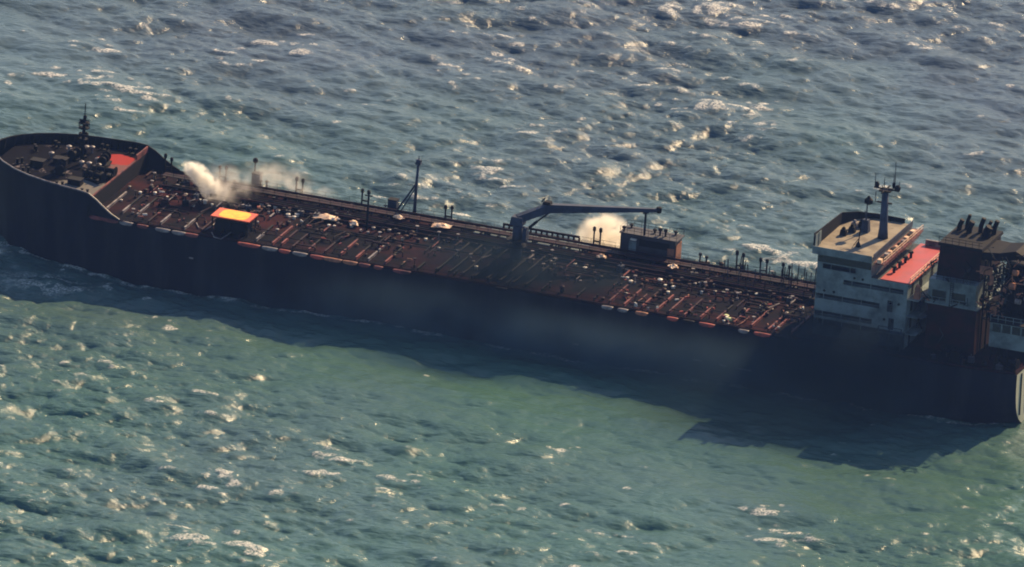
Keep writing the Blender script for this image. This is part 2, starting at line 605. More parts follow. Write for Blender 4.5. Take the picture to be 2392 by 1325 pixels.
# inside of the bulwark, its cap rail and stays
FX = [(x, y, z) for x, y, z in zip(TOPX, TOPY, TOPZ) if x < -77.6]
for s in (-1, 1):
    b = MB()
    vs, fs = [], []
    for (x, y, z) in FX:
        k = max(y - 0.28, 0.0)
        vs += [(x + 0.28, s * k, zfc(x) - 0.2), (x + 0.2, s * max(y - 0.16, 0), z - 0.05)]
    for i in range(len(FX) - 1):
        fs.append((2 * i, 2 * i + 1, 2 * i + 3, 2 * i + 2) if s > 0 else (2 * i + 2, 2 * i + 3, 2 * i + 1, 2 * i))
    b.add(vs, fs)
    b.build('bulwark', MT['soot'], ship, smooth=True)
    b = MB()
    b.tube([(x + 0.1, s * max(y - 0.08, 0), z) for x, y, z in FX] + [(x, s * (y - 0.05), z) for x, y, z in zip(TOPX, TOPY, TOPZ) if -77.6 < x < -71], 0.15, 6)
    b.build('bulwark_cap', MT['pale' if s < 0 else 'soot'], ship)
    for i in range(len(FX) - 1):
        for k in range(3):
            f = (k + 0.5) / 3
            p = [FX[i][j] * (1 - f) + FX[i + 1][j] * f for j in range(3)]
            if i < 3 and k != 1:
                continue
            st = MB()
            st.add([(0, 0, zfc(p[0])), (0, -s * 0.75, zfc(p[0])), (0, -s * 0.1, p[2] - 0.1), (0, 0, p[2] - 0.1),
                    (0.1, 0, zfc(p[0])), (0.1, -s * 0.75, zfc(p[0])), (0.1, -s * 0.1, p[2] - 0.1), (0.1, 0, p[2] - 0.1)],
                   [(0, 1, 2, 3), (7, 6, 5, 4), (0, 4, 5, 1), (1, 5, 6, 2), (2, 6, 7, 3), (3, 7, 4, 0)])
            st.build('bulwark_stay', MT['soot'], ship, (p[0] + 0.2, s * (p[1] - 0.3), 0))

# foremast
fm = MB()
fm.tube([(-84.8, 2.0, 13), (-84.8, 2.0, 22.0)], 0.38, 8, 0.26)
fmo = fm.build('foremast', MT['soot'], ship)
MASTX, MASTY = -84.8, 2.0
for (z, r) in ((17.6, 0.9), (19.6, 1.0)):
    b = MB()
    b.lathe([(r * 0.4, 0), (r, 0.15), (r, 0.3)], (MASTX, MASTY, z), 10)
    for a in range(6):
        an = a * math.pi / 3
        b.tube([(MASTX + r * .95 * math.cos(an), MASTY + r * .95 * math.sin(an), z + .3), (MASTX + r * .95 * math.cos(an), MASTY + r * .95 * math.sin(an), z + 1.2)], 0.06, 5)
    b.lathe([(r, 0), (r, 0.12)], (MASTX, MASTY, z + 1.1), 10)
    b.build('mast_platform', MT['soot'], fmo)
b = MB()
for dx_, dz in ((0.55, 20.2), (-0.55, 20.5), (0.5, 18.4), (-0.6, 18.2), (0.1, 21.4)):
    b.lathe([(0.2, 0), (0.28, 0.2), (0.28, 0.6), (0.1, 0.75)], (MASTX + dx_, MASTY, dz), 8)
b.tube([(MASTX - 0.9, MASTY, 21.2), (MASTX + 0.9, MASTY, 21.2)], 0.1, 5)
b.build('mast_light', MT['soot'], fmo)
b = MB()
b.tube([(MASTX, MASTY, 21.9), (MASTX, MASTY, 24.2)], 0.09, 5)
b.build('mast_aerial', MT['soot'], fmo)


# windlasses, winches, bollards, ventilators on the forecastle
def winch_meshes():
    f = MB()
    f.box(-1.0, 1.0, -1.6, 1.6, 0, 0.35)
    for y in (-1.4, -0.3, 0.9):
        f.box(-0.45, 0.45, y, y + 0.18, 0.35, 1.5, 0.08)
    d = MB()
    d.tube([(0, -1.9, 1.1), (0, 1.6, 1.1)], 0.45, 10)
    for y in (-1.9, -0.1, 1.5):
        d.tube([(0, y, 1.1), (0, y + 0.12, 1.1)], 0.85, 12)
    g = MB()
    g.box(-0.6, 0.5, 1.62, 2.4, 0.2, 1.5, 0.1)
    return f.mesh('winch_bed', MT['soot']), d.mesh('drum', MT['soot']), g.mesh('gearbox', MT['soot'])


wm = winch_meshes()


def winch(name, x, y, z, rz):
    o = place(name, wm[0], ship, (x, y, z), (0, 0, rz))
    place('drum', wm[1], o)
    place('gearbox', wm[2], o)


for (x, y, rz) in ((-86.5, -4.2, 0.25), (-86.5, 4.4, -0.25)):
    winch('windlass', x, y, zfc(x) + 0.12, rz)
for (x, y, rz) in ((-79.9, -4.9, 1.2), (-79.3, -1.2, 1.5), (-81.5, 4.2, 0.1)):
    winch('mooring_winch', x, y, zfc(x) + 0.12, rz)
bl = MB()
bl.box(-0.9, 0.9, -0.35, 0.35, 0, 0.15)
for x in (-0.5, 0.5):
    bl.lathe([(0.22, 0.15), (0.22, 0.9), (0.3, 0.95), (0.3, 1.05)], (x, 0, 0), 8)
blm = bl.mesh('bollard', MT['soot'])
for (x, y, rz) in ((-91.5, -8, 0.7), (-91.5, 8, -0.7), (-84, -11.5, 0.2), (-84, 11.5, -0.2), (-79, -12.6, 0), (-79.2, 12.5, 0), (-94, -4, 1), (-94, 4, -1)):
    place('bollard', blm, ship, (x, y, zfc(x) + 0.06), (0, 0, rz))
vt = MB()
vt.lathe([(0.3, 0), (0.3, 1.1), (0.65, 1.2), (0.65, 1.5), (0.2, 1.7)], (0, 0, 0), 10)
vtm = vt.mesh('mushroom_ventilator', MT['pale'])
for (x, y) in ((-82.9, 0.4), (-84.2, 0.2), (-82.4, 3.3), (-86.2, 8.2), (-85.3, 8.6), (-88.8, 6.5), (-81.2, 0.6), (-90.2, 1.5)):
    place('mushroom_ventilator', vtm, ship, (x, y, zfc(x) + 0.1), (0, 0, 0), (0.75, 0.75, 0.8))
hb_ = MB()
hb_.box(-1.2, 1.2, -0.9, 0.9, 0, 1.0, 0.1)
hb_.box(-1.25, 1.25, -0.95, 0.95, 1.0, 1.12)
for (x, y) in ((-88, 0.2), (-91, -3), (-82.2, -8.4)):
    hb_.build('deck_locker', MT['soot'], ship, (x, y, zfc(x) + 0.05))

# ------------------------------------------------------------------ main deck: beams, edge plates, pipes, hatches
BX = [-75.5, -72.5, -69.8, -66.8, -64.7, -60.2, -57.2, -53.8, -50.4, -47.3, -44.2, -42.7, -40.5, -37.6, -34.8, -32.0, -29.0, -26.9, -23.8, -20.8, -17.8,
      -14.6, -11.4, -8.2, -5.0, -1.8, 1.4, 4.6, 7.8, 11.0, 14.0, 16.8, 19.6, 22.6, 25.4, 27.6, 30.5, 33.3, 36.1, 39.2, 42.4, 45.6, 46.7, 49.6]
BM = {}
for i, x in enumerate(BX):
    w = hb(x) - 1.9
    y0 = -w + random.uniform(0, 0.8)
    y1 = random.choice((-3.4, -4.2, -5.0, -6.0, -4.6))
    if x < -68:
        y0, y1 = -hb(x) + 4.5, -0.6
    mk = 'pink' if (x > 15 or random.random() < 0.3) else random.choice(('maroon', 'pale', 'maroon', 'pink'))
    if x < -45:
        mk = 'pale' if random.random() < .6 else 'maroon'
    if -22 < x < 16:
        mk = 'soot'
        y1 = y0 + random.uniform(2, 5)
    yc = y0 + (y1 - y0) * random.uniform(0.35, 0.75)
    for (ya, yb, m_) in ((y0, yc - random.choice((0.0, 0.3, 0.9)), mk), (yc, y1, random.choice((mk, mk, 'maroon', 'soot')))):
        b = MB()
        b.box(-0.09, 0.09, ya, yb, 0.0, 0.48)
        b.box(-0.15, 0.15, ya, yb, 0.481, 0.55)
        o = b.build('deck_beam', MT[m_], ship, (x, 0, H + 0.1))
    b = MB()
    b.box(-0.09, 0.09, 9.5, hb(x) - 1.8, 0.0, 0.48)
    b.box(-0.2, 0.2, 9.5, hb(x) - 1.8, 0.481, 0.55)
    b.build('deck_beam', MT['maroon'], ship, (x, 0, H + 0.05))

# scraped plates along the port gunwale
EP = [(-75.6, 1.4, 'pink'), (-73.2, 1.6, 'pink'), (-70.2, 1.2, 'pale'), (-67.2, 1.0, 'pink'), (-63.5, 1.3, 'pale'), (-60.6, 1.2, 'pale'), (-58.2, 1.2, 'pink'),
      (-47.8, 2.0, 'redorange'), (-44.0, 1.4, 'pale'), (-41.3, 1.0, 'redorange'), (-38.5, 1.3, 'pale'), (-35.3, 1.3, 'redorange'), (-32.6, 1.7, 'rust'),
      (-29.4, 1.3, 'rust'), (-26.8, 1.0, 'pink'), (-24.3, 0.8, 'pink'), (-20.0, 1.6, 'pink'), (-2, 1.0, 'soot'),
      (17.2, 1.0, 'pale'), (20.0, 0.9, 'pale'), (23.4, 1.1, 'rust'), (29.0, 1.0, 'redorange'), (31.9, 1.0, 'soot'), (35.2, 1.4, 'redorange'), (41.8, 0.9, 'pale'), (45.2, 1.5, 'redorange'), (48.6, 1.2, 'soot')]
for (x, l_, mk) in EP:
    b = MB()
    prof = []
    for k in range(9):
        a = k / 8 * math.pi
        prof.append((-l_ * math.cos(a), 0.08 + 0.20 * math.sin(a)))
    vs = [(px_, -0.10, -h_ * 1.7) for px_, h_ in prof] + [(px_, -0.20, 0.02) for px_, h_ in prof] + [(px_, 0.10, h_ * 0.55) for px_, h_ in prof] + [(px_, 0.5, h_ * 0.3) for px_, h_ in prof]
    fs = []
    for r in range(3):
        for k in range(8):
            fs.append((r * 9 + k, r * 9 + k + 1, (r + 1) * 9 + k + 1, (r + 1) * 9 + k))
    b.add(vs, fs)
    o = b.build('gunwale_plate', MT[mk], ship, (x, -hb(x), H + 0.2), smooth=True)

# gutter bar along the whole deck edge
for s in (-1, 1):
    b = MB()
    xs = [x for x in np.linspace(-70, 90, 60)]
    b.wall([(x, s * (hb(x) - 0.9)) for x in xs], 0.06, H + 0.02, H + 0.4)
    b.build('gutter_bar', MT['maroon'], ship)


# longitudinal cargo pipes and catwalk
def pipe(y, z, r, x0, x1, mk):
    b = MB()
    pts = [(x0, y, H + 0.2), (x0 + 0.3, y, z - 0.25), (x0 + 1.0, y, z - 0.25)]
    x = x0 + 1.0
    while x < x1 - 10:
        x += 10
        pts.append((x, y, z - 0.25))
    pts += [(x1 - 1.0, y, z - 0.25), (x1 - 0.3, y, z - 0.25), (x1, y, H + 0.2)]
    b.tube(pts, r, 8)
    return b.build('deck_pipe', MT[mk], ship, smooth=True)


for (y, z, r, x0, x1, mk) in ((4.6, 11.3, 0.22, -71, 50, 'maroon'), (5.4, 11.3, 0.28, -70, 50, 'soot'), (6.2, 11.4, 0.2, -60, 51, 'maroon'), (6.9, 11.4, 0.25, -66, 51, 'maroon'),
                              (9.9, 11.2, 0.25, -58, 50, 'maroon'), (10.8, 11.2, 0.2, -70, 48, 'soot'), (11.5, 11.6, 0.22, -64, 40, 'maroon'), (3.7, 10.9, 0.16, -50, 46, 'maroon'),
                              (0.8, 10.8, 0.14, 2, 47, 'maroon'), (-1.4, 10.8, 0.14, -40, 12, 'soot')):
    pipe(y, z, r, x0, x1, mk)
cw = MB()
cw.box(-72, 51, 7.5, 9.2, 11.75, 11.85)
cwo = cw.build('catwalk', MT['maroon'], ship)
for s, y in ((0, 7.55), (1, 9.15)):
    b = MB()
    for z in (12.2, 12.6):
        b.tube([(-72, y, z), (51, y, z)], 0.035, 4)
    x = -72
    while x < 51.1:
        b.tube([(x, y, 11.8), (x, y, 12.6)], 0.035, 4)
        x += 2.05
    b.build('handrail', MT['maroon'], cwo)
tb = MB()
for y in (7.7, 9.0):
    tb.box(-0.1, 0.1, y - 0.08, y + 0.08, 0, 1.64)
tb.box(-0.12, 0.12, 3.2, 12.0, 0.5, 0.68)
tbm = tb.mesh('pipe_trestle', MT['soot'])
for i in range(28):
    place('pipe_trestle', tbm, ship, (-69 + i * 4.3, 0, H + 0.1))

# tank hatches, cleaning hatches and valves (pale lids, sun glints painted white)
ht = MB()
ht.lathe([(0.42, 0), (0.42, 0.55), (0.55, 0.56), (0.55, 0.7), (0.2, 0.82)], (0, 0, 0), 10)
ht.tube([(-0.62, 0, 0.6), (0.62, 0, 0.75)], 0.06, 5)
htw = ht.mesh('tank_hatch', MT['white'])
htp = ht.mesh('tank_hatch', MT['pale'])
htm = ht.mesh('tank_hatch', MT['maroon'])
HW = [(-52.8, 5.1), (-50.3, 5.0), (-49.2, 3.2), (-46.9, 2.0), (-45.6, 1.4), (-45.6, 2.9), (-45.2, 4.8), (-39.0, 0.7), (-38.1, 1.0), (-35.5, 2.5),
      (-33.2, 0.9), (-25.4, 0.2), (-21.9, 2.2), (-9.2, -7.9), (-0.2, 9.4), (5.1, 2.6), (7.4, 1.1), (15.4, 0.2), (16.5, -1.2), (21.0, 1.1), (22.3, 0.1), (23.9, -0.4), (29.7, 4.0), (29.1, -0.6), (32.4, 1.6),
      (-60.4, 1.0), (-62.9, 2.2), (-61.8, 1.4), (-63.0, -1.2), (-71.0, 1.4), (-73.4, 0.6), (-68.6, 0.8), (-74.9, -4.8), (24.0, -3.3), (37.2, -11.2), (37.3, -12.7)]
HP = [(-46.0, -6.1), (-33.1, 6.1), (-31.9, 6.6), (-31.7, 3.0), (-31.8, 0.5), (-28.9, 3.2), (-27.0, 2.7), (-24.9, 2.9), (-20.8, 2.8), (-18.2, -1.6), (-11.2, 0.3), (-10.7, -5.0),
      (-2.0, 1.2), (1.0, 1.6), (8.7, -5.1), (23.8, -13.2), (16.7, -11.0), (38.5, -14.0), (34.8, -0.9), (34.9, 2.8), (45.6, -3.8), (42.6, -3.1), (31.1, 0.6), (26.7, 3.0), (18.1, -8.3), (-55.5, 3.0),
      (-76, 2.4), (-66, 3.2), (-64.2, 3.0), (-58.2, 0.4), (-57, 2.8), (48, -2.2), (46.8, -0.2), (47.4, -6.0)]
for lst, me in ((HW, htw), (HP, htp)):
    for (x, y) in lst:
        k = random.uniform(0.45, 0.85) * (1 if me is htw else 0.8)
        place('tank_hatch', me, ship, (x, y, H + 0.2), (0, 0, random.uniform(0, 3)), (k, k, k * random.uniform(0.8, 1.3)))
for i in range(90):
    x = random.uniform(-74, 50)
    y = random.choice((random.uniform(-13, 3), random.uniform(-4, 3), random.uniform(10, 14)))
    if -22 < x < 0 and y < -5:
        continue
    k = random.uniform(0.4, 0.9)
    place('tank_hatch', htm, ship, (x, y, H + 0.15), (0, 0, random.uniform(0, 3)), (k, k, k * random.uniform(0.8, 2.2)))
# valve stands with handwheels
vs_ = MB()
vs_.tube([(0, 0, 0), (0, 0, 1.1)], 0.08, 5)
vs_.lathe([(0.32, 1.05), (0.36, 1.1), (0.32, 1.15)], (0, 0, 0), 8)
vs_.box(-0.2, 0.2, -0.2, 0.2, 0, 0.35)
vsm = [vs_.mesh('valve_stand', MT[k]) for k in ('soot', 'pale', 'maroon', 'maroon')]
for i in range(120):
    x = random.uniform(-75, 51)
    y = random.gauss(2.5, 3.0) if i % 3 else random.uniform(-13, 13)
    if y < -13.5 or y > 13.5:
        continue
    place('valve_stand', random.choice(vsm), ship, (x, y, H + 0.2), (0, 0, random.uniform(0, 3)), (1, 1, random.uniform(0.7, 1.5)))
# short transverse branch pipes between the hatches
for i in range(46):
    x = random.uniform(-74, 50)
    y0 = random.uniform(-6, 1)
    y1 = y0 + random.uniform(1.5, 5)
    b = MB()
    b.tube([(x, y0, H + 0.2), (x, y0, H + 0.8), (x + random.choice((0, 0, 0.8)), y1, H + 0.8), (x, min(y1 + 0.4, 4.4), H + 0.3)], random.uniform(0.08, 0.15), 6)
    b.build('branch_pipe', MT[random.choice(('maroon', 'maroon', 'soot', 'pale', 'pink'))], ship)

# short lengthwise pipes and standing elbows on the port half of the deck
for i in range(64):
    x = random.choice((random.uniform(-74, -24), random.uniform(14, 47)))
    y = random.uniform(-12.5, 3.0)
    b = MB()
    l_ = random.uniform(1.2, 4.5)
    zt = H + random.uniform(0.6, 1.1)
    b.tube([(x, y, H + .1), (x, y, zt - 0.15), (x + 0.15, y, zt), (x + l_, y, zt), (x + l_ + 0.15, y, zt - 0.15), (x + l_ + 0.15, y, H + .1)], random.uniform(0.08, 0.16), 6)
    b.build('elbow_pipe', MT[random.choice(('maroon', 'soot', 'maroon', 'soot'))], ship)

# paired vent risers along the starboard edge
vp_ = MB()
vp_.tube([(0, 0, 0), (0, 0, 3.2)], 0.15, 6)
vp_.lathe([(0.16, 2.7), (0.30, 2.8), (0.30, 3.3), (0.12, 3.45)], (0, 0, 0), 8)
vpm = vp_.mesh('riser_post', MT['soot'])
vb = MB()
vb.box(-0.7, 0.7, -0.5, 0.5, 0, 0.25)
vb.box(-0.55, 0.6, -0.06, 0.06, 1.2, 1.45)
vbm = vb.mesh('vent_riser', MT['soot'])
for (x, k) in ((-73.0, 1.0), (-63.0, 1.0), (-49.0, 1.05), (-37.0, 1.1), (-21.8, 0.95), (5.2, 1.05), (17.9, 0.9), (31.1, 1.1), (24.5, 0.7), (35.4, 1.0), (-55.5, 0.6), (39.5, 0.9)):
    o = place('vent_riser', vbm, ship, (x, 13.4, H + 0.05), (0, 0, 0), (1, 1, k))
    for dx_ in (-0.55, 0.6):
        place('riser_post', vpm, o, (dx_, 0, 0), (0, 0, 0), (1, 1, random.uniform(0.9, 1.1)))

# kingpost derrick mast with its stay leg
kp_ = MB()
kp_.tube([(-28.0, 13.6, H), (-28.0, 13.6, 15.8), (-27.85, 13.6, 20.4)], 0.3, 10, 0.22)
kpo = kp_.build('derrick_mast', MT['bluegrey'], ship, smooth=True)
b = MB()
b.tube([(-31.6, 13.6, H), (-27.95, 13.6, 16.2)], 0.17, 8)
b.tube([(-30.9, 14.2, H), (-27.95, 13.6, 15.6)], 0.11, 6)
b.tube([(-28.0, 13.6, 12.4), (-29.9, 13.6, 12.4)], 0.06, 5)
b.build('stay_leg', MT['bluegrey'], kpo)
b = MB()
b.box(-28.3, -27.4, 13.2, 14.0, 19.6, 20.5, 0.08)
b.tube([(-27.85, 13.6, 20.4), (-27.85, 13.6, 21.1)], 0.09, 6)
b.tube([(-28.5, 13.6, 19.7), (-27.3, 13.6, 20.3)], 0.1, 6)
b.build('mast_head', MT['bluegrey'], kpo)
b = MB()
b.tube([(-32.6, 2.0, H), (-32.6, 2.0, 17.0)], 0.22, 8, 0.16)
pm = b.build('hose_post', MT['soot'], ship)
b = MB()
b.tube([(-33.3, 2.0, 16.5), (-31.9, 2.0, 16.5)], 0.12, 6)
b.lathe([(0.25, 0), (0.3, 0.3), (0.1, 0.6)], (-32.6, 2.0, 16.8), 8)
b.build('post_head', MT['soot'], pm)
# two upright lockers at the far edge
for (x, y, w, hgt) in ((-56.9, 13.8, 0.75, 2.9), (-32.0, 13.9, 0.8, 2.4)):
    b = MB()
    b.box(-w, w, -0.7, 0.7, 0, hgt)
    o = b.build('vent_cabinet', MT['bluegrey'], ship, (x, y, H + 0.02))
    b = MB()
    b.prism([(-w - .05, -.75), (w + .05, -.75), (w + .05, .75), (-w - .05, .75)], hgt, hgt + 0.14)
    b.build('lid', MT['soot'], o)
    b = MB()
    b.box(-w * 0.7, w * 0.7, -0.73, -0.70, 0.2, hgt - 0.3)
    b.build('door', MT['bluegrey'], o)
b = MB()
b.tube([(-57.5, 14.2, H), (-57.5, 14.2, 15.2)], 0.12, 6)
b.lathe([(0.2, 0), (0.45, 0.2), (0.45, 0.7), (0.2, 0.9)], (-57.5, 14.2, 14.6), 8)
b.build('vent_mast', MT['soot'], ship)

# winching platform: red pad with a yellow field, on legs
wp = MB()
wp.box(-56.2, -49.2, -12.0, -7.2, 12.8, 13.0)
wpo = wp.build('winching_platform', MT['red'], ship)
tag(wpo, 'raised red platform with a bright yellow field')
b = MB()
poly = []
for k in range(28):
    a = 2 * math.pi * k / 28
    ca, sa = math.cos(a), math.sin(a)
    poly.append((-52.6 + 2.55 * math.copysign(abs(ca) ** 0.5, ca), -9.6 + 2.2 * math.copysign(abs(sa) ** 0.5, sa)))
b.prism(poly, 12.99, 13.02)
b.build('yellow_field', MT['yellow'], wpo)
for (x, y) in ((-55.9, -11.7), (-49.5, -11.7), (-55.9, -7.5), (-49.5, -7.5), (-52.7, -11.7)):
    b = MB()
    b.tube([(x, y, H), (x, y, 12.8)], 0.14, 6)
    b.build('leg', MT['soot'], wpo)
b = MB()
b.box(-55.6, -49.8, -11.4, -7.8, H + 0.1, 12.2, 0.1)
b.build('tank_top', MT['soot'], wpo)

# ------------------------------------------------------------------ midship crane
cp = MB()
cp.tube([(-4.8, 0, H), (-4.8, 0, 13.0)], 1.05, 14, 0.95)
cp.tube([(-4.8, 0, 13.0), (-4.8, 0, 17.0)], 0.85, 14, 0.85)
cro = cp.build('deck_crane', MT['bluegrey'], ship, smooth=True)
b = MB()


def beam(bm, p0, p1, w0, h0, w1, h1):
    p0, p1 = Vector(p0), Vector(p1)
    d = (p1 - p0).normalized()
    s = d.cross(Vector((0, 0, 1))).normalized()
    u = s.cross(d)
    vs = []
    for p, w, h in ((p0, w0, h0), (p1, w1, h1)):
        for a, c in ((-1, -1), (1, -1), (1, 1), (-1, 1)):
            vs.append(p + s * (a * w / 2) + u * (c * h / 2))
    bm.add(vs, [(3, 2, 1, 0), (4, 5, 6, 7), (0, 1, 5, 4), (1, 2, 6, 5), (2, 3, 7, 6), (3, 0, 4, 7)])


K0, K1, K2 = Vector((-4.9, 0, 17.7)), Vector((-0.6, 3.0, 19.5)), Vector((16.3, 12.4, 19.25))
beam(b, K0, K1 + (K1 - K0) * 0.05, 1.3, 1.3, 1.2, 1.4)
beam(b, K1 - (K2 - K1) * 0.02, K2, 1.15, 1.55, 0.55, 0.55)
b.build('jib', MT['bluegrey'], cro)
b = MB()
b.box(-6.0, -3.7, -1.1, 1.1, 16.8, 18.2, 0.2)
b.box(-3.72, -2.9, -0.9, 0.6, 14.2, 16.4, 0.1)
b.build('slewing_head', MT['bluegrey'], cro)
b = MB()
b.tube([(-3.9, 0.5, 15.3), (-2.0, 1.9, 17.2)], 0.26, 8)
b.tube([(-2.0, 1.9, 17.2), (-0.2, 3.2, 18.8)], 0.15, 8)
b.build('luffing_ram', MT['soot'], cro)
b = MB()
q = K1
b.box(q.x - 0.9, q.x + 0.6, q.y - 0.7, q.y + 0.7, q.z + 0.72, q.z + 1.2, 0.15)
b.tube([(q.x - 1.2, q.y, q.z + 0.9), (q.x - 0.7, q.y, q.z + 1.7)], 0.13, 6)
b.build('winch_housing', MT['soot'], cro)
b = MB()
b.lathe([(0.4, -0.45), (0.5, -0.1), (0.5, 0.5), (0.3, 0.6)], tuple(K2), 10)
b.build('sheave_head', MT['soot'], cro)
b = MB()
b.tube([(14.3, 11.4, 14.7), (14.3, 11.4, 18.8)], 0.2, 8)
b.tube([(13.9, 11.1, 18.75), (14.7, 11.7, 18.75)], 0.16, 6)
b.build('jib_rest', MT['soot'], ship)
# crane access platform
b = MB()
b.lathe([(1.0, 0), (1.9, 0.02), (1.9, 0.12), (1.0, 0.14)], (-4.8, 0, 12.9), 14)
for a in range(10):
    an = a * 0.63
    b.tube([(-4.8 + 1.85 * math.cos(an), 1.85 * math.sin(an), 13), (-4.8 + 1.85 * math.cos(an), 1.85 * math.sin(an), 14)], 0.04, 4)
b.lathe([(1.87, 0), (1.87, 0.08)], (-4.8, 0, 13.95), 14)
b.build('access_platform', MT['soot'], cro)

# deckhouse at the starboard edge
dh = MB()
dh.box(10.0, 19.9, 11.6, 15.2, H, 14.4)
dho = dh.build('deckhouse', MT['greyhouse'], ship)
b = MB()
b.box(9.8, 20.3, 11.3, 15.4, 14.4, 14.58)
b.build('roof', MT['greyhouse'], dho)
b = MB()
b.box(11.6, 12.9, 11.5, 11.6, 10.4, 13.2)
o = b.build('door', MT['house'], dho)
b = MB()
b.box(11.9, 13.0, 11.1, 11.58, 13.5, 13.75)
b.build('door_canopy', MT['white'], dho)
b = MB()
b.box(13.4, 18.9, 11.52, 11.6, 12.6, 13.8)
b.build('louvre', MT['soot'], dho)
for (x, y, hgt) in ((10.4, 12, 0.9), (10.9, 14.6, 0.6), (15.4, 13.8, 0.7), (16.6, 13.0, 1.3), (17.6, 13.0, 1.3), (18.9, 14.6, 0.7)):
    b = MB()
    b.lathe([(0.18, 0), (0.18, hgt * 0.6), (0.36, hgt * 0.65), (0.36, hgt), (0.1, hgt + 0.1)], (x, y, 14.58), 8)
    b.build('roof_vent', MT['soot'], dho)
b = MB()
b.box(18.6, 19.8, 11.45, 11.6, 10.1, 13.0)
b.box(19.9, 20.05, 11.9, 14.8, 10.1, 13.6)
b.build('sunlit_corner_panel', MT['rust'], dho)  # warm panels painted in for the sunlit aft corner of the deckhouse
b = MB()
for z in (15.1, 15.6):
    b.tube([(9.9, 11.4, z), (20.2, 11.4, z), (20.2, 15.3, z), (9.9, 15.3, z), (9.9, 11.4, z)], 0.035, 4)
for i in range(9):
    x = 9.9 + i * 1.28
    for y in (11.4, 15.3):
        b.tube([(x, y, 14.5), (x, y, 15.6)], 0.035, 4)
b.build('handrail', MT['soot'], dho)

# solid rail with freeing ports near the manifold, starboard side
b = MB()
b.wall([(x, 15.3) for x in (-12.5, 1.5)], 0.12, H + 0.75, H + 1.15)
b.wall([(x, 15.3) for x in (-12.5, 1.5)], 0.12, H + 0.05, H + 0.3)
sr = b.build('bulwark_rail', MT['maroon'], ship)
b = MB()
b.box(-0.16, 0.16, -0.1, 0.1, 0.3, 0.75)
sm = b.mesh('rail_post', MT['maroon'])
for i in range(15):
    place('rail_post', sm, sr, (-12.3 + i * 0.98, 15.36, H))
b = MB()
b.box(-16, 4, 9.8, 15.0, H + 0.26, H + 0.32)
b.build('deck_sheen_sheet', MT['house'], ship)  # pale sheet painted in for sky sheen on the starboard deck
# manifold pipes crossing the deck
for i in range(8):
    x = -14.5 + i * 2.3
    b = MB()
    b.tube([(x, -13.2, 10.9), (x, -11.0, 10.7), (x, 3.5, 10.6)], 0.18, 8)
    b.lathe([(0.36, 0), (0.36, 0.2)], (x, -13.2, 10.8), 8)
    b.build('manifold_pipe', MT['soot'], ship)
# side railing on both edges
for s in (-1, 1):
    b = MB()
    x = -69.0
    seg = []
    while x < 50.5:
        if s > 0 and -13 < x < 2:
            x += 2.2
            continue
        y = s * (hb(x) - 0.35)
        b.tube([(x, y, H + 0.1), (x, y, H + 1.15)], 0.03, 4)
        x += 2.2
    for a, e in (((-69, 50.5),) if s < 0 else ((-69, -13), (2, 50.5))):
        for z in (0.65, 1.15):
            xs = np.linspace(a, e, 20)
            b.tube([(xx, s * (hb(xx) - 0.35), H + z) for xx in xs], 0.025, 4)
    b.build('side_rail', MT['soot'], ship)

# thicket of standpipes ahead of the accommodation
sp = MB()
sp.tube([(0, 0, 0), (0, 0, 1)], 0.09, 5)
spm = [sp.mesh('standpipe', MT[k]) for k in ('soot', 'soot', 'maroon', 'bluegrey')]
for i in range(85):
    x = random.uniform(28, 50.5)
    y = random.uniform(4, 14.6)
    place('standpipe', random.choice(spm), ship, (x, y, H + 0.1), (random.uniform(-.05, .05), random.uniform(-.05, .05), 0), (1, 1, random.uniform(1.2, 3.4)))
pb = MB()
pb.box(-0.5, 0.5, -0.4, 0.4, 0, 0.9, 0.05)
pb.tube([(0, 0, 0.9), (0, 0, 1.3)], 0.1, 5)
pbm = [pb.mesh('valve_box', MT[k]) for k in ('soot', 'greyhouse', 'maroon', 'bluegrey')]
for i in range(46):
    x = random.uniform(24, 50) if i % 2 else random.uniform(-74, 50)
    place('valve_box', random.choice(pbm), ship, (x, random.uniform(3, 14) if i % 2 else random.uniform(-3, 13.5), H + 0.1), (0, 0, random.uniform(0, 3)), (random.uniform(.6, 1.4),) * 3)
# tangled hoses and cables low on the forward deck
for (x, y) in ((-59.5, -9.5), (-55.5, -12.9), (37.5, -11.5), (18.2, -9.0)):
    b = MB()
    b.tube([(x, y, H + .3), (x + 1.2, y - 2.2, H + .3), (x + 2.6, y - 2.6, H + .3), (x + 2.9, y - 0.2, H + .35), (x + 2.9, y + 3.0, H + .35)], 0.11, 6)
    b.build('bent_pipe', MT['pale' if x < 0 else 'pink'], ship, smooth=True)
b = MB()
for (x, y) in ((36.9, -10.3), (38.0, -11.6)):
    b.lathe([(0.5, 0), (0.55, 0.3), (0.3, 0.5)], (x, y, H + 0.2), 8)
b.build('hose_coil', mat('pale yellow hose', (0.55, 0.6, 0.3), 0.6), ship)
b = MB()
b.lathe([(0.35, 0), (0.35, 0.7), (0.15, 0.85)], (45.8, -5.5, H + .2), 8)
b.build('fire_monitor', MT['pale'], ship)


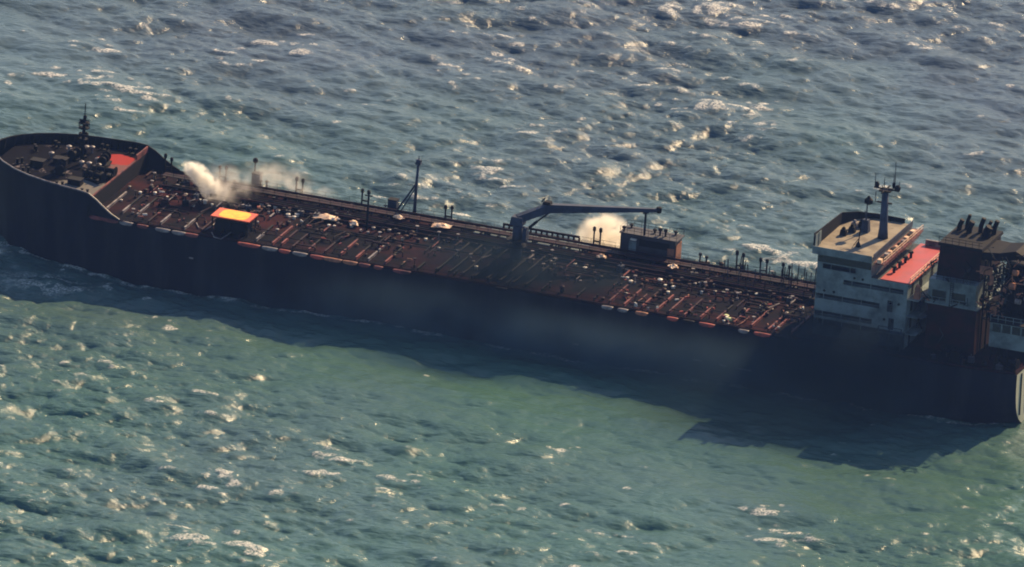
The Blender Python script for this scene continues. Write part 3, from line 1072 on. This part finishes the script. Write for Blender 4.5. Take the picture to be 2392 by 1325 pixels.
# crumpled sunlit sheets lying on the deck: loose, so things of their own
def sheet(x, y, z, lx, ly, rz, label, seed):
    r = random.Random(seed)
    n = 7
    vs, fs = [], []
    for k in (0, 1):
        for i in range(n):
            for j in range(n):
                u, v = i / (n - 1) - .5, j / (n - 1) - .5
                hz = 0.25 + 0.55 * math.exp(-6 * (u * u + v * v)) + r.uniform(-.12, .12)
                vs.append((u * lx * (1 + r.uniform(-.08, .08)), v * ly * (1 + r.uniform(-.08, .08)), hz - 0.06 * k))
    N = n * n
    for i in range(n - 1):
        for j in range(n - 1):
            a = i * n + j
            fs.append((a, a + n, a + n + 1, a + 1))
            fs.append((N + a, N + a + 1, N + a + n + 1, N + a + n))
    b = MB()
    b.add(vs, fs)
    o = b.build('crumpled_sheet', MT['peach'], None, (x, y, z))
    o.rotation_euler.z = rz
    tag(o, label, 'metal sheet', 'crumpled sheets lying on the deck')


sheet(-20.6, 6.5, H + 1.5, 3.2, 2.0, 0.1, 'largest crumpled peach sheet, midway between the derrick mast and the deck crane', 1)
sheet(-28.6, 7.0, H + 1.5, 2.0, 1.3, -0.5, 'small bent peach sheet on the pipes right below the tall derrick mast', 2)
sheet(-35.3, 3.0, H + 0.5, 1.4, 2.2, 0.4, 'narrow crumpled peach sheet just left of the slim dark hose post', 3)
sheet(8.9, 5.2, H + 1.4, 1.6, 1.2, 0.3, 'small crumpled sheet beside the forward end of the grey starboard deckhouse', 4)
sheet(21.6, 6.0, H + 1.6, 1.4, 1.6, 0.8, 'crumpled orange tinted sheet on the pipes just aft of the grey deckhouse', 5)
sheet(-40.6, 3.4, H + 0.6, 4.2, 2.6, 0.2, 'broad scorched peach sheet on deck between the smoke plume and the hose post', 6)

# ------------------------------------------------------------------ accommodation block
acc = empty('accommodation_block', (0, 0, 0), ship)
YB = 10.8
BZ = 25.2
decks = [10.05, 13.1, 16.15, 19.2, 22.3]
FXA = 52.6
levels = [(10.05, 13.1, 'houseaft'), (13.1, 16.15, 'house'), (16.15, 19.2, 'house'), (19.2, 21.84, 'house'), (21.86, 24.9, 'house')]
for i, (z0, z1, mk) in enumerate(levels):
    xa = 69.0 if z1 < 22.0 else 62.3
    b = MB()
    b.box(FXA + .2, xa - .2, -YB + 2.2, YB - 2.2, z0, z1)               # inner house wall, gallery shade painted into its dark colour
    b.box(FXA + .1, xa - .1, -YB + .14, YB - .14, z1 - .12, z1 - .004)
    o = b.build('storey', MT['houseaft'], acc)
    # outer plating of the storey: solid bulwark with an open dark gallery slot above it
    slot = {0: (12.2, 13.1, FXA + 0.2, 64.0), 1: (13.6, 14.5, FXA + 0.0, 63.0), 2: (16.7, 17.6, FXA, 64.2), 3: (19.85, 20.7, 57.5, 68.3), 4: (22.1, 23.0, 53.6, 59.5)}[i]
    s0, s1, sx0, sx1 = slot
    for s in (-1, 1):
        ya, yb = (-YB, -YB + 0.12) if s < 0 else (YB - 0.12, YB)
        pcs = [(FXA, xa, z0, s0), (FXA, xa, s1, z1 - 0.002), (sx1, xa, s0, s1)]
        if sx0 > FXA + 0.05:
            pcs.append((FXA, sx0, s0, s1))
        for (a0, a1, c0, c1) in pcs:
            MB().box(a0, a1, ya, yb, c0, c1).build('side_plating', MT[mk], o)
    MB().box(FXA, FXA + 0.12, -YB + 0.12, YB - 0.12, z0, z1 - 0.002).build('end_plating', MT['house'], o)
    MB().box(xa - 0.12, xa, -YB + 0.12, YB - 0.12, z0, z1 - 0.002).build('end_plating', MT['house'], o)
    # gallery windows behind each slot
    wmh = MB()
    wmh.box(-0.45, 0.45, -0.04, 0.0, 0, 0.75)
    wme = wmh.mesh('window', MT['glass'])
    x = sx0 + 0.9
    while x < sx1 - 0.6:
        place('window', wme, o, (x, -YB + 2.2 - 0.004, s0 + 0.1))
        x += 1.7
    b = MB()
    x = sx0 + 1.5
    while x < sx1 - 0.5:
        b.box(x - 0.05, x + 0.05, -YB + 0.02, -YB + 0.1, s0, s1)
        x += 3.4
    b.build('gallery_post', MT['house'], o)
for (z, x0, x1) in ((13.6, 52.7, 63.0), (16.7, 52.7, 64.2), (19.85, 57.5, 68.3)):
    b = MB()
    for dz in (0.2, 0.42):
        b.tube([(x0, -10.86, z + dz), (x1, -10.86, z + dz)], 0.03, 4)
    b.build('gallery_rail', MT['house'], acc)
for (x, z) in ((55.0, 10.2), (60.5, 10.2), (66.0, 13.3), (65.6, 16.4)):
    b = MB()
    b.box(x, x + 0.95, -10.88, -10.803, z, z + 2.0)
    b.build('side_door', MT['houseaft'], acc)
for (x, z) in ((65.2, 14.9), (66.6, 14.9), (66.2, 18.0), (67.6, 18.0), (54.2, 18.2), (55.9, 18.2), (60.9, 21.3), (59.4, 21.3)):
    b = MB()
    b.lathe([(0.24, 0), (0.24, 0.08)], (0, 0, 0), 10)
    o = b.build('porthole', MT['glass'], acc, (x, -10.80, z))
    o.rotation_euler = (math.pi / 2, 0, 0)
# bridge deck with chamfered forward corners and parapet
PG = [(51.6, -10.88), (51.6, 4.5), (53.2, 8.6), (56.0, 10.4), (62.4, 10.4), (62.4, -10.88)]
b = MB()
b.prism(PG, 24.9, 25.2)
br = b.build('bridge_deck', MT['beige'], acc)
b = MB()
b.wall([(62.3, -10.9), (51.6, -10.9)], 0.12, 24.5, [25.75, 25.85])
b.build('parapet', MT['house'], br)
b = MB()
b.wall([(51.6, -10.25), (51.6, -7.4), (51.6, 4.5), (53.2, 8.6), (56.0, 10.4), (61.0, 10.4)], 0.14, 24.6, [27.9, 27.7, 27.3, 26.5, 26.1, 26.0])
b.build('parapet', MT['soot'], br)
b = MB()
b.box(51.75, 51.85, -10.2, -7.2, 25.22, 27.6)
b.box(51.85, 51.95, -8.7, -8.5, 25.22, 27.7)
b.build('windscreen_panel', MT['house'], br)
b = MB()
b.wall([(62.35, 10.4), (62.35, -10.4)], 0.1, 25.0, 25.95)
b.build('aft_parapet', MT['bluegrey'], br)
b = MB()
b.box(52.7, 62.2, -10.86, -10.803, 23.25, 24.45)
b.build('bridge_window_band', MT['glass'], br)
# aft walkway of the bridge deck, gold sun glints painted into rails and gear
b = MB()
b.box(62.5, 64.4, -10.6, 10.6, 24.4, 24.5)
wk = b.build('aft_walkway', MT['pink'], acc)
b = MB()
for z in (25.0, 25.5):
    b.tube([(64.3, -10.5, z), (64.3, 10.5, z)], 0.05, 5)
for i in range(15):
    y = -10.5 + i * 1.5
    b.tube([(64.3, y, 24.5), (64.3, y, 25.5)], 0.05, 5)
    b.tube([(64.3, y, 24.4), (63.2, y, 22.5)], 0.05, 4)
b.build('handrail', MT['peach'], wk)
cr = MB()
cr.box(-0.45, 0.45, -0.6, 0.6, 0, 0.7, 0.06)
crm = [cr.mesh('gear_locker', MT[k]) for k in ('peach', 'pale', 'soot')]
for i in range(11):
    place('gear_locker', crm[(0, 2, 1, 0, 2)[i % 5]], wk, (63.4, -9.8 + i * 1.75, 24.5), (0, 0, random.uniform(-.2, .2)), (random.uniform(.6, 1),) * 3)
# red aft deck
b = MB()
b.box(64.0, 69.4, -10.8, 10.8, 21.85, 22.0)
rd = b.build('aft_deck', MT['reddeck'], acc)
b = MB()
b.wall([(69.3, -10.7), (69.3, 10.7)], 0.06, 22.0, 22.15)
for z in (22.55, 23.0):
    b.tube([(69.3, -10.7, z), (69.3, 10.7, z)], 0.055, 5)
for i in range(15):
    y = -10.7 + i * 1.528
    b.tube([(69.3, y, 22.0), (69.3, y, 23.0)], 0.055, 5)
b.build('handrail', MT['peach'], rd)
b = MB()
b.box(65, 69.0, 10.2, 10.7, 22.0, 23.0)
b.build('deck_bench', MT['pale'], rd)
b = MB()
for y in (-6.5, -3.6, -0.5, 2.5):
    b.lathe([(0.25, 0), (0.25, 0.8), (0.5, 0.9), (0.4, 1.2)], (65.0, y, 22.0), 8)
b.build('vent_cowl', MT['soot'], rd)
# aft face details
b = MB()
for z in (12.8, 15.9, 18.95):
    b.box(69.0, 71.0, -10.6, 10.6, z, z + 0.12)
b.build('stair_landing', MT['house'], acc)
for i, z in enumerate((10.2, 13.2, 16.3, 19.3)):
    for y in (-8.5, -4.0, 2.0):
        b = MB()
        b.box(69.0, 69.06, y, y + 0.9, z, z + 2.0)
        b.build('door', MT['soot'], acc)
# radar mast
b = MB()
b.tube([(60.2, 1.0, 25.2), (60.2, 1.0, 27.0), (60.1, 1.0, 34.0)], 0.95, 12, 0.55)
rm = b.build('radar_mast', MT['bluegrey'], acc, smooth=True)
b = MB()
b.tube([(58.0, 1.0, 34.0), (62.6, 1.0, 34.0)], 0.14, 6)
b.tube([(60.1, -1.2, 33.9), (60.1, 3.4, 33.9)], 0.14, 6)
b.box(59.2, 61.2, 0.0, 2.0, 33.7, 33.95)
b.build('crosstree', MT['soot'], rm)
b = MB()
for (x, y, hgt) in ((58.2, 1, 2.6), (61.7, 1, 5.2), (62.5, 1, 1.7), (59.3, 2.6, 1.6), (60.1, -1, 1.4), (60.9, 3.0, 2.2)):
    b.tube([(x, y, 33.9), (x - 0.1 if hgt > 2 else x, y, 33.9 + hgt)], 0.09, 5, 0.05)
for (x, y, r) in ((58.5, 1.0, 0.42), (62.3, 0.8, 0.5), (61.2, 2, 0.3)):
    b.lathe([(r * .6, 0), (r, 0.3), (r, 0.8), (r * .4, 1.1)], (x, y, 34.0), 8)
b.build('aerial', MT['soot'], rm)
b = MB()
b.box(58.8, 61.4, 0.85, 1.15, 31.4, 31.65)
b.tube([(60.1, 1.0, 31.5), (58.4, 1.0, 31.5), (58.4, 1.0, 33.2)], 0.08, 5)
b.build('radar_scanner', MT['soot'], rm)
b = MB()
b.tube([(56.6, 2.4, 25.2), (56.6, 2.4, 30.5)], 0.18, 8, 0.1)
sm_ = b.build('signal_post', MT['bluegrey'], acc)
b = MB()
b.lathe([(0.2, 0), (0.75, 0.3), (0.75, 0.9), (0.3, 1.3), (0.12, 1.6)], (56.8, 2.4, 30.2), 10)
b.build('radome', MT['soot'], sm_)
b = MB()
b.box(55.8, 57.2, 2.0, 3.4, 25.2, 27.4, 0.2)
b.tube([(56.4, 3.0, 27.3), (56.0, 3.2, 28.8)], 0.1, 5)
b.build('post_base', MT['bluegrey'], sm_)
b = MB()
b.tube([(58.0, -5.6, 25.2), (58.2, -5.6, 28.6)], 0.1, 6)
b.lathe([(0.5, 0), (0.35, 0.5), (0.15, 0.9)], (58.0, -5.6, 25.2), 8)
b.tube([(57.2, -5.8, 25.3), (58.0, -5.6, 26.6)], 0.07, 5)
b.build('compass_post', MT['soot'], acc)
for (x, y, s_) in ((53.8, -1.0, 1.0), (54.6, 1.2, 1.1), (54.2, 3.6, 0.8), (55.2, 4.6, 0.9)):
    b = MB()
    b.box(-0.6, 0.6, -0.5, 0.5, 0, 1.0, 0.12)
    b.lathe([(0.2, 1.0), (0.4, 1.2), (0.15, 1.5)], (0, 0, 0), 8)
    b.build('compass_housing', MT['soot' if s_ != 0.8 else 'pale'], acc, (x, y, 25.2))

# ------------------------------------------------------------------ funnel and casing
fn = empty('funnel', (0, 0, 0), ship)
b = MB()
b.box(71.8, 80.6, -8.0, 8.0, H + 0.05, 18.3)
b.build('casing', MT['darkred'], fn)
b = MB()
b.box(71.4, 80.9, -8.3, 8.3, 18.3, 18.5)
b.build('casing_deck', MT['house'], fn)
b = MB()
b.box(71.8, 80.3, -8.0, 6.5, 18.5, 22.6)
ch_ = b.build('casing_house', MT['house'], fn)
wq = MB()
wq.box(-1.25, 1.25, -0.06, 0.0, 0, 1.9)
wqm = wq.mesh('window', MT['glass'])
for x in (73.8, 77.3):
    place('window', wqm, ch_, (x, -8.0 - 0.003, 18.9))
fr = MB()
fr.box(-1.45, -1.25, -0.09, 0.0, -0.15, 2.05)
fr.box(1.25, 1.45, -0.09, 0.0, -0.15, 2.05)
fr.box(-1.25, 1.25, -0.09, 0.0, 1.9, 2.05)
fr.box(-1.25, 1.25, -0.09, 0.0, -0.15, 0.0)
frm = fr.mesh('window_frame', MT['house'])
for x in (73.8, 77.3):
    place('window_frame', frm, ch_, (x, -8.0 - 0.001, 18.9))
b = MB()
b.box(72.3, 80.1, -5.6, 5.6, 22.6, 28.0, 0.25)
st = b.build('stack', MT['darkred'], fn)
b = MB()
b.box(72.2, 80.2, -5.7, 5.7, 28.0, 28.5, 0.1)
b.build('stack_cap', MT['soot'], fn)
for (x, y, r, l_) in ((73.2, 2.5, 0.42, 2.0), (74.2, 3.4, 0.3, 2.8), (75.2, 1.8, 0.5, 2.2), (76.9, 2.8, 0.4, 2.8), (78.4, 1.5, 0.7, 1.9), (79.2, 3.2, 0.42, 2.6), (77.8, 4.2, 0.3, 2.0)):
    b = MB()
    b.tube([(x, y, 28.4), (x + 0.1, y, 28.4 + l_ * 0.5), (x + 0.55, y, 28.4 + l_)], r, 9)
    b.build('exhaust_pipe', MT['soot'], fn)
# blackened cowl running aft from the funnel
b = MB()
vs = []
for (x, y0, y1, z0, z1) in ((80.1, -5.2, 2.5, 26.4, 27.9), (83.0, -4.5, 2.0, 26.6, 28.0), (85.6, -4.0, 1.5, 27.0, 28.6), (87.2, -3.4, 1.0, 27.0, 27.6)):
    vs += [(x, y0, z0), (x, y1, z0), (x, y1, z1), (x, y0, z1)]
fs = [(3, 2, 1, 0), (12, 13, 14, 15)]
for i in range(3):
    for j in range(4):
        k = (j + 1) % 4
        fs.append((4 * i + j, 4 * i + k, 4 * (i + 1) + k, 4 * (i + 1) + j))
b.add(vs, fs)
b.build('burnt_canopy', MT['soot'], fn)

# ------------------------------------------------------------------ aft deckhouse, lattice tower, gear
ah = empty('aft_deckhouse', (0, 0, 0), ship)
b = MB()
b.box(83.4, 90.2, -8.6, 8.6, H + 2.6, 17.0)
b.build('wall', MT['house'], ah)
b = MB()
for (x, y) in ((83.8, -8.3), (86.6, -8.3), (89.8, -8.3), (83.8, 8.3), (89.8, 8.3)):
    b.box(x - .15, x + .15, y - .15, y + .15, H, H + 2.6)
b.box(84.2, 89.6, -6.5, 6.5, H, H + 2.6)
b.build('undercroft', MT['soot'], ah)
for i in range(4):
    b = MB()
    x = 83.9 + i * 1.75
    b.box(x, x + 1.45, -8.66, -8.603, 15.4, 16.8)
    b.build('window', MT['glass'], ah)
b = MB()
b.box(83.2, 90.4, -8.8, 8.8, 17.0, 17.15)
b.build('roof', MT['soot'], ah)
b = MB()
for x in np.linspace(83.4, 90.2, 6):
    b.tube([(x, -8.6, 17.1), (x, -8.6, 18.3)], 0.05, 5)
for z in (17.7, 18.3):
    b.tube([(83.4, -8.6, z), (90.2, -8.6, z)], 0.05, 5)
b.build('handrail', MT['house'], ah)
# lattice tower
lt = empty('lattice_tower', (0, 0, 0), ship)
xs_, ys_ = (81.2, 84.4), (-6.4, -3.6)
for x in xs_:
    for y in ys_:
        b = MB()
        b.tube([(x, y, H), (x, y, 27.0)], 0.16, 6)
        b.build('tower_leg', MT['soot'], lt)
b = MB()
z = 16.5
while z < 26.5:
    for y in ys_:
        b.tube([(xs_[0], y, z), (xs_[1], y, z + 1.7)], 0.08, 5)
        b.tube([(xs_[0], y, z), (xs_[1], y, z)], 0.08, 5)
    for x in xs_:
        b.tube([(x, ys_[0], z), (x, ys_[1], z + 1.7)], 0.08, 5)
        b.tube([(x, ys_[0], z), (x, ys_[1], z)], 0.08, 5)
    z += 1.7
b.build('lattice_brace', MT['soot'], lt)
rp = random.Random(5)
pl = MB()
pl.box(-0.5, 0.5, -0.04, 0.04, -0.5, 0.5)
plm = [pl.mesh('buckled_plate', MT[k]) for k in ('rust', 'soot', 'soot', 'soot', 'houseaft')]
for i in range(46):
    place('buckled_plate', plm[i % 5], lt, (rp.uniform(80.9, 85.2), rp.uniform(-7.0, -5.8), rp.uniform(17.2, 26.2)),
          (rp.uniform(-.7, .5), rp.uniform(-.4, .4), rp.uniform(-.7, .7)), (rp.uniform(.35, 1.1), 1, rp.uniform(.4, 1.5)))
b = MB()
b.box(80.35, 82.6, -6.9, -6.7, 24.6, 26.0)
b.box(82.2, 82.9, -6.9, -6.7, 21.8, 24.6)
o = b.build('rusted_bracket', MT['rust'], lt)
for (x, z, r) in ((84.6, 22.2, 0.75), (86.0, 23.0, 0.6), (83.4, 20.6, 0.5), (88.6, 24.0, 0.45), (87.2, 20.4, 0.45), (88.8, 21.2, 0.4), (86.4, 25.4, 0.5)):
    b = MB()
    b.tube([(-0.5, 0, 0), (-0.35, 0, 0), (0.35, 0, 0), (0.5, 0, 0)], r, 10)
    b.build('scorched_drum', MT['rust' if r > .48 else 'pale'], lt, (x, -5.8, z))
# dark scaffold of aft ventilator posts right of the tower
for i in range(9):
    b = MB()
    x = 85.5 + i * 0.6
    b.tube([(x, -3.5 + (i % 3), 17.1), (x + rp.uniform(-.3, .3), -3.5 + (i % 3), 22 + rp.uniform(0, 4.5))], 0.13, 6)
    b.build('vent_post', MT['soot'], ah)
b = MB()
for z in (19.5, 22.0, 24.5):
    b.tube([(84.4, -4, z), (90.6, -4, z + rp.uniform(-.5, .5))], 0.12, 5)
    b.tube([(84.8, -3, z), (90.2, -2, z + 1.4)], 0.1, 5)
b.box(83.2, 90.4, -2.0, 3.0, 17.16, 25.5, 0.2)
b.build('stern_casing', MT['soot'], ah)

# overboard marks on the hull side
b = MB()
b.box(-0.8, 0.8, -0.03, 0.0, -0.14, 0.14)
om = b.mesh('hull_mark', MT['pale'])
for (x, z, k) in ((34.0, 3.5, 1.0), (38.6, 3.4, 0.8), (42.4, 3.3, 1.7), (-58.0, 6.0, 0.5), (12.0, 2.6, 0.7)):
    place('hull_mark', om, ship, (x, -15.56, z), (0, 0, 0), (k, 1, 1))
# charred tangle round the funnel and the tower: bent rails, hanging cables, ladders
tq = random.Random(21)
for i in range(70):
    x0 = tq.uniform(70.5, 91)
    y0 = tq.uniform(-9.5, -5.7)
    z0 = tq.choice((tq.uniform(18.6, 24), tq.uniform(22, 29))) if x0 > 80.4 else tq.choice((tq.uniform(18.6, 20), tq.uniform(23.0, 25.5), tq.uniform(10.2, 15)))
    p = [(x0, y0, z0)]
    for k in range(2):
        q = p[-1]
        p.append((q[0] + tq.uniform(-1.4, 1.4), q[1] + tq.uniform(-.4, .4), q[2] + tq.uniform(-1.2, 1.6)))
    b = MB()
    b.tube(p, tq.uniform(0.06, 0.16), 5)
    b.build('bent_rail', MT[tq.choice(('soot', 'soot', 'rust', 'soot', 'houseaft'))], ship)
for (x, y, z0, z1) in ((69.9, -6.5, 10.2, 21.5), (76.0, -8.15, 18.6, 22.6), (80.35, -3.0, 18.6, 28.0)):
    b = MB()
    for d_ in (-0.25, 0.25):
        b.tube([(x + d_, y, z0), (x + d_, y, z1)], 0.05, 5)
    z = z0 + 0.3
    while z < z1:
        b.tube([(x - 0.25, y, z), (x + 0.25, y, z)], 0.04, 4)
        z += 0.35
    b.build('ladder', MT['soot'], ship)
# rails on the casing deck and stack top
for (x0, x1, y, z) in ((71.5, 80.8, -8.2, 18.5), (72.3, 80.1, -5.6, 28.5), (71.9, 80.2, -7.9, 22.6)):
    b = MB()
    for dz in (0.55, 1.05):
        b.tube([(x0, y, z + dz), (x1, y, z + dz)], 0.045, 5)
    x = x0
    while x <= x1:
        b.tube([(x, y, z), (x, y, z + 1.05)], 0.045, 5)
        x += 1.2
    b.build('handrail', MT['house' if z < 20 else 'soot'], fn)
# awning over the casing platform and a dark intermediate deck on the port side
b = MB()
b.box(69.2, 72.0, -10.2, -6.0, 15.9, 16.0)
b.box(64.5, 69.0, -12.4, -10.9, 13.0, 13.12)
b.build('side_platform', MT['houseaft'], ship)
b = MB()
for x in (64.7, 66.7, 68.8):
    b.tube([(x, -12.2, H), (x, -12.2, 14.1)], 0.09, 5)
b.tube([(64.7, -12.2, 14.1), (68.8, -12.2, 14.1)], 0.06, 5)
b.build('platform_post', MT['houseaft'], ship)
# small coloured bits painted in as red and orange glints among deck fittings
ob = MB()
ob.box(-0.45, 0.45, -0.16, 0.16, 0, 0.3, 0.05)
obm = [ob.mesh('glint_bit', MT[k]) for k in ('redorange', 'pink', 'rust', 'white')]
for i in range(110):
    x = tq.choice((tq.uniform(-72, -20), tq.uniform(15, 50)))
    y = tq.uniform(-13.5, 4)
    place('glint_bit', tq.choice(obm), ship, (x, y, H + tq.uniform(0.2, 0.9)), (0, 0, tq.uniform(0, 3)), (tq.uniform(.4, 1.1), tq.uniform(.5, 1), tq.uniform(.5, 1.2)))

# poop deck gear: bollards, winch, rails
for (x, y) in ((80.5, -13.0), (86.5, -12.4)):
    place('bollard', blm, ship, (x, y, H + 0.1))
winch('mooring_winch', 87.8, -10.9, H + 0.15, 1.4)
winch('mooring_winch', 78.5, -11.4, H + 0.15, 0.3)
b = MB()
xs = np.linspace(52, 90, 24)
for x in xs:
    b.tube([(x, -(hb(x) - 0.3), H + 0.1), (x, -(hb(x) - 0.3), H + 1.15)], 0.035, 4)
for z in (0.6, 1.15):
    b.tube([(x, -(hb(x) - 0.3), H + z) for x in xs], 0.03, 4)
b.build('poop_rail', MT['soot'], ship)
for i in range(10):
    place('valve_box', random.choice(pbm), ship, (random.uniform(70, 89), random.uniform(-13, -9.4), H + 0.1), (0, 0, random.uniform(0, 3)), (random.uniform(.7, 1.6),) * 3)
# lifejacket coloured locker on the aft landing
b = MB()
b.box(-0.5, 0.5, -0.6, 0.6, 0, 2.0, 0.12)
b.lathe([(0.35, 2.0), (0.4, 2.3), (0.2, 2.5)], (0, 0, 0), 8)
o = b.build('equipment_locker', MT['rust'], ship, (70.3, -9.2, 19.07))
tag(o, 'rust orange upright locker beside the two dark casing windows')


# ------------------------------------------------------------------ smoke and spray
def volume_mat(name, col, dens, aniso, noise_scale=0.0, lo=0.4, hi=0.6, core=0.25):
    m = bpy.data.materials.new(name)
    m.use_nodes = True
    n, l = m.node_tree.nodes, m.node_tree.links
    n.remove(n['Principled BSDF'])
    out = n['Material Output']
    v = n.new('ShaderNodeVolumePrincipled')
    v.inputs['Color'].default_value = (*col, 1)
    v.inputs['Density'].default_value = dens
    v.inputs['Anisotropy'].default_value = aniso
    l.new(v.outputs[0], out.inputs['Volume'])
    if noise_scale:
        tc = n.new('ShaderNodeTexCoord')
        ln = n.new('ShaderNodeVectorMath')
        ln.operation = 'LENGTH'
        l.new(tc.outputs['Object'], ln.inputs[0])
        g = n.new('ShaderNodeNewGeometry')
        no = n.new('ShaderNodeTexNoise')
        no.inputs['Scale'].default_value = noise_scale
        no.inputs['Detail'].default_value = 4
        l.new(g.outputs['Position'], no.inputs['Vector'])
        # soft ball: density falls to nothing at the domain's surface
        fall = n.new('ShaderNodeMapRange')
        fall.interpolation_type = 'SMOOTHSTEP'
        fall.inputs['From Min'].default_value, fall.inputs['From Max'].default_value = 1.0, core
        l.new(ln.outputs['Value'], fall.inputs['Value'])
        mr = n.new('ShaderNodeMapRange')
        mr.inputs['From Min'].default_value, mr.inputs['From Max'].default_value = lo, hi
        l.new(no.outputs['Fac'], mr.inputs['Value'])
        mu = n.new('ShaderNodeMath')
        mu.operation = 'MULTIPLY'
        l.new(fall.outputs[0], mu.inputs[0])
        l.new(mr.outputs[0], mu.inputs[1])
        m2 = n.new('ShaderNodeMath')
        m2.operation = 'MULTIPLY'
        m2.inputs[1].default_value = dens
        l.new(mu.outputs[0], m2.inputs[0])
        l.new(m2.outputs[0], v.inputs['Density'])
    return m


def ball(name, c, r, m, rot=(0, 0, 0), parent=None):
    b = MB()
    prof = [(math.sin(math.pi * k / 10), -math.cos(math.pi * k / 10)) for k in range(1, 10)]
    b.lathe(prof, (0, 0, 0), 18)
    o = b.build(name, m, parent, c)
    o.scale = r
    o.rotation_euler = rot
    return o


pv = volume_mat('bright steam', (1.0, 0.98, 0.94), 3.6, 0.45, 0.9, 0.40, 0.60)
pv2 = volume_mat('thin drifting steam', (0.98, 0.95, 0.92), 0.34, 0.45, 0.4, 0.38, 0.62, 0.05)
pl_ = empty('smoke_plume', (-62, 10, 11))
tag(pl_, 'sunlit white plume of smoke jetting over the forward starboard deck', 'smoke plume', kind='stuff')
for (nm, c, r, m, rot) in (('dense_jet', (-3.4, -7.0, 4.4), (2.0, 1.4, 1.5), pv, (0, 0.6, 0)),
                           ('dense_jet', (-1.6, -7.3, 3.7), (3.0, 1.9, 2.1), pv, (0, 0.75, 0)),
                           ('dense_jet', (0.6, -8.0, 2.2), (3.0, 2.0, 2.4), pv, (0, 0.85, 0)),
                           ('thin_drift', (2.8, -8.0, 1.2), (4.2, 2.6, 3.4), pv2, (0, 0.5, 0)),
                           ('thin_drift', (4.0, -6.0, 3.2), (6.0, 3.4, 3.2), pv2, (0, 0.3, 0)),
                           ('thin_drift', (9.5, 3.0, 2.0), (8.5, 3.4, 3.4), pv2, (0, 0.1, 0)),
                           ('thin_drift', (15.0, 3.5, 0.6), (6.0, 2.6, 1.8), pv2, (0, 0.02, 0))):
    ball(nm, c, r, m, rot, pl_)
sv = volume_mat('sunlit spray', (0.99, 0.95, 0.88), 1.3, 0.45, 0.55, 0.36, 0.60, 0.62)
o = ball('water_spray', (4.9, 19.5, 8.8), (6.0, 3.2, 6.6), sv)
tag(o, 'dome of gold lit water spray bursting up beyond the starboard rail under the crane jib', 'water spray', kind='stuff')
hb2 = MB()
hb2.box(-52000, 52000, -52000, 52000, -4.0, 1990.0)
hzo = hb2.build('haze', None)
hm = bpy.data.materials.new('sea haze')
hm.use_nodes = True
hn, hl = hm.node_tree.nodes, hm.node_tree.links
hn.remove(hn['Principled BSDF'])
hv = hn.new('ShaderNodeVolumePrincipled')
hv.inputs['Color'].default_value = (0.24, 0.42, 1.0, 1)
hv.inputs['Density'].default_value = 6.5e-6
hl.new(hv.outputs[0], hn['Material Output'].inputs['Volume'])
hzo.data.materials.append(hm)
tag(hzo, 'faint blue haze lying over the sea and the tanker', 'haze', kind='stuff')
hz2 = volume_mat('thicker dark smoke', (0.03, 0.05, 0.07), 0.26, 0.0, 0.12, 0.30, 0.62, 0.05)
hz = volume_mat('thin dark smoke', (0.13, 0.22, 0.29), 0.17, 0.0, 0.07, 0.30, 0.62, 0.05)
dsm = empty('drifting_smoke', (5, -18, 6))
tag(dsm, 'thin dark blue grey smoke drifting along the port side of the tanker', 'smoke', kind='stuff')
ball('smoke_bank', (-14, -1.5, -3.5), (54, 6.5, 9.0), hz, (0, 0, 0), dsm)
ball('smoke_bank', (30, -1.5, -3.5), (54, 6.5, 9.0), hz, (0, 0, 0), dsm)
ball('smoke_bank', (-6, 10.5, 5.0), (27, 13, 6.5), hz2, (0, 0, 0), dsm)
ball('smoke_bank', (58, -2, 3.0), (22, 9, 11), hz2, (0, 0, 0), dsm)
hz3 = volume_mat('low thin smoke', (0.03, 0.055, 0.07), 0.045, 0.0, 0.06, 0.30, 0.62, 0.05)
ball('smoke_bank', (50, -14, -3.0), (38, 24, 10), hz3, (0, 0, 0), dsm)
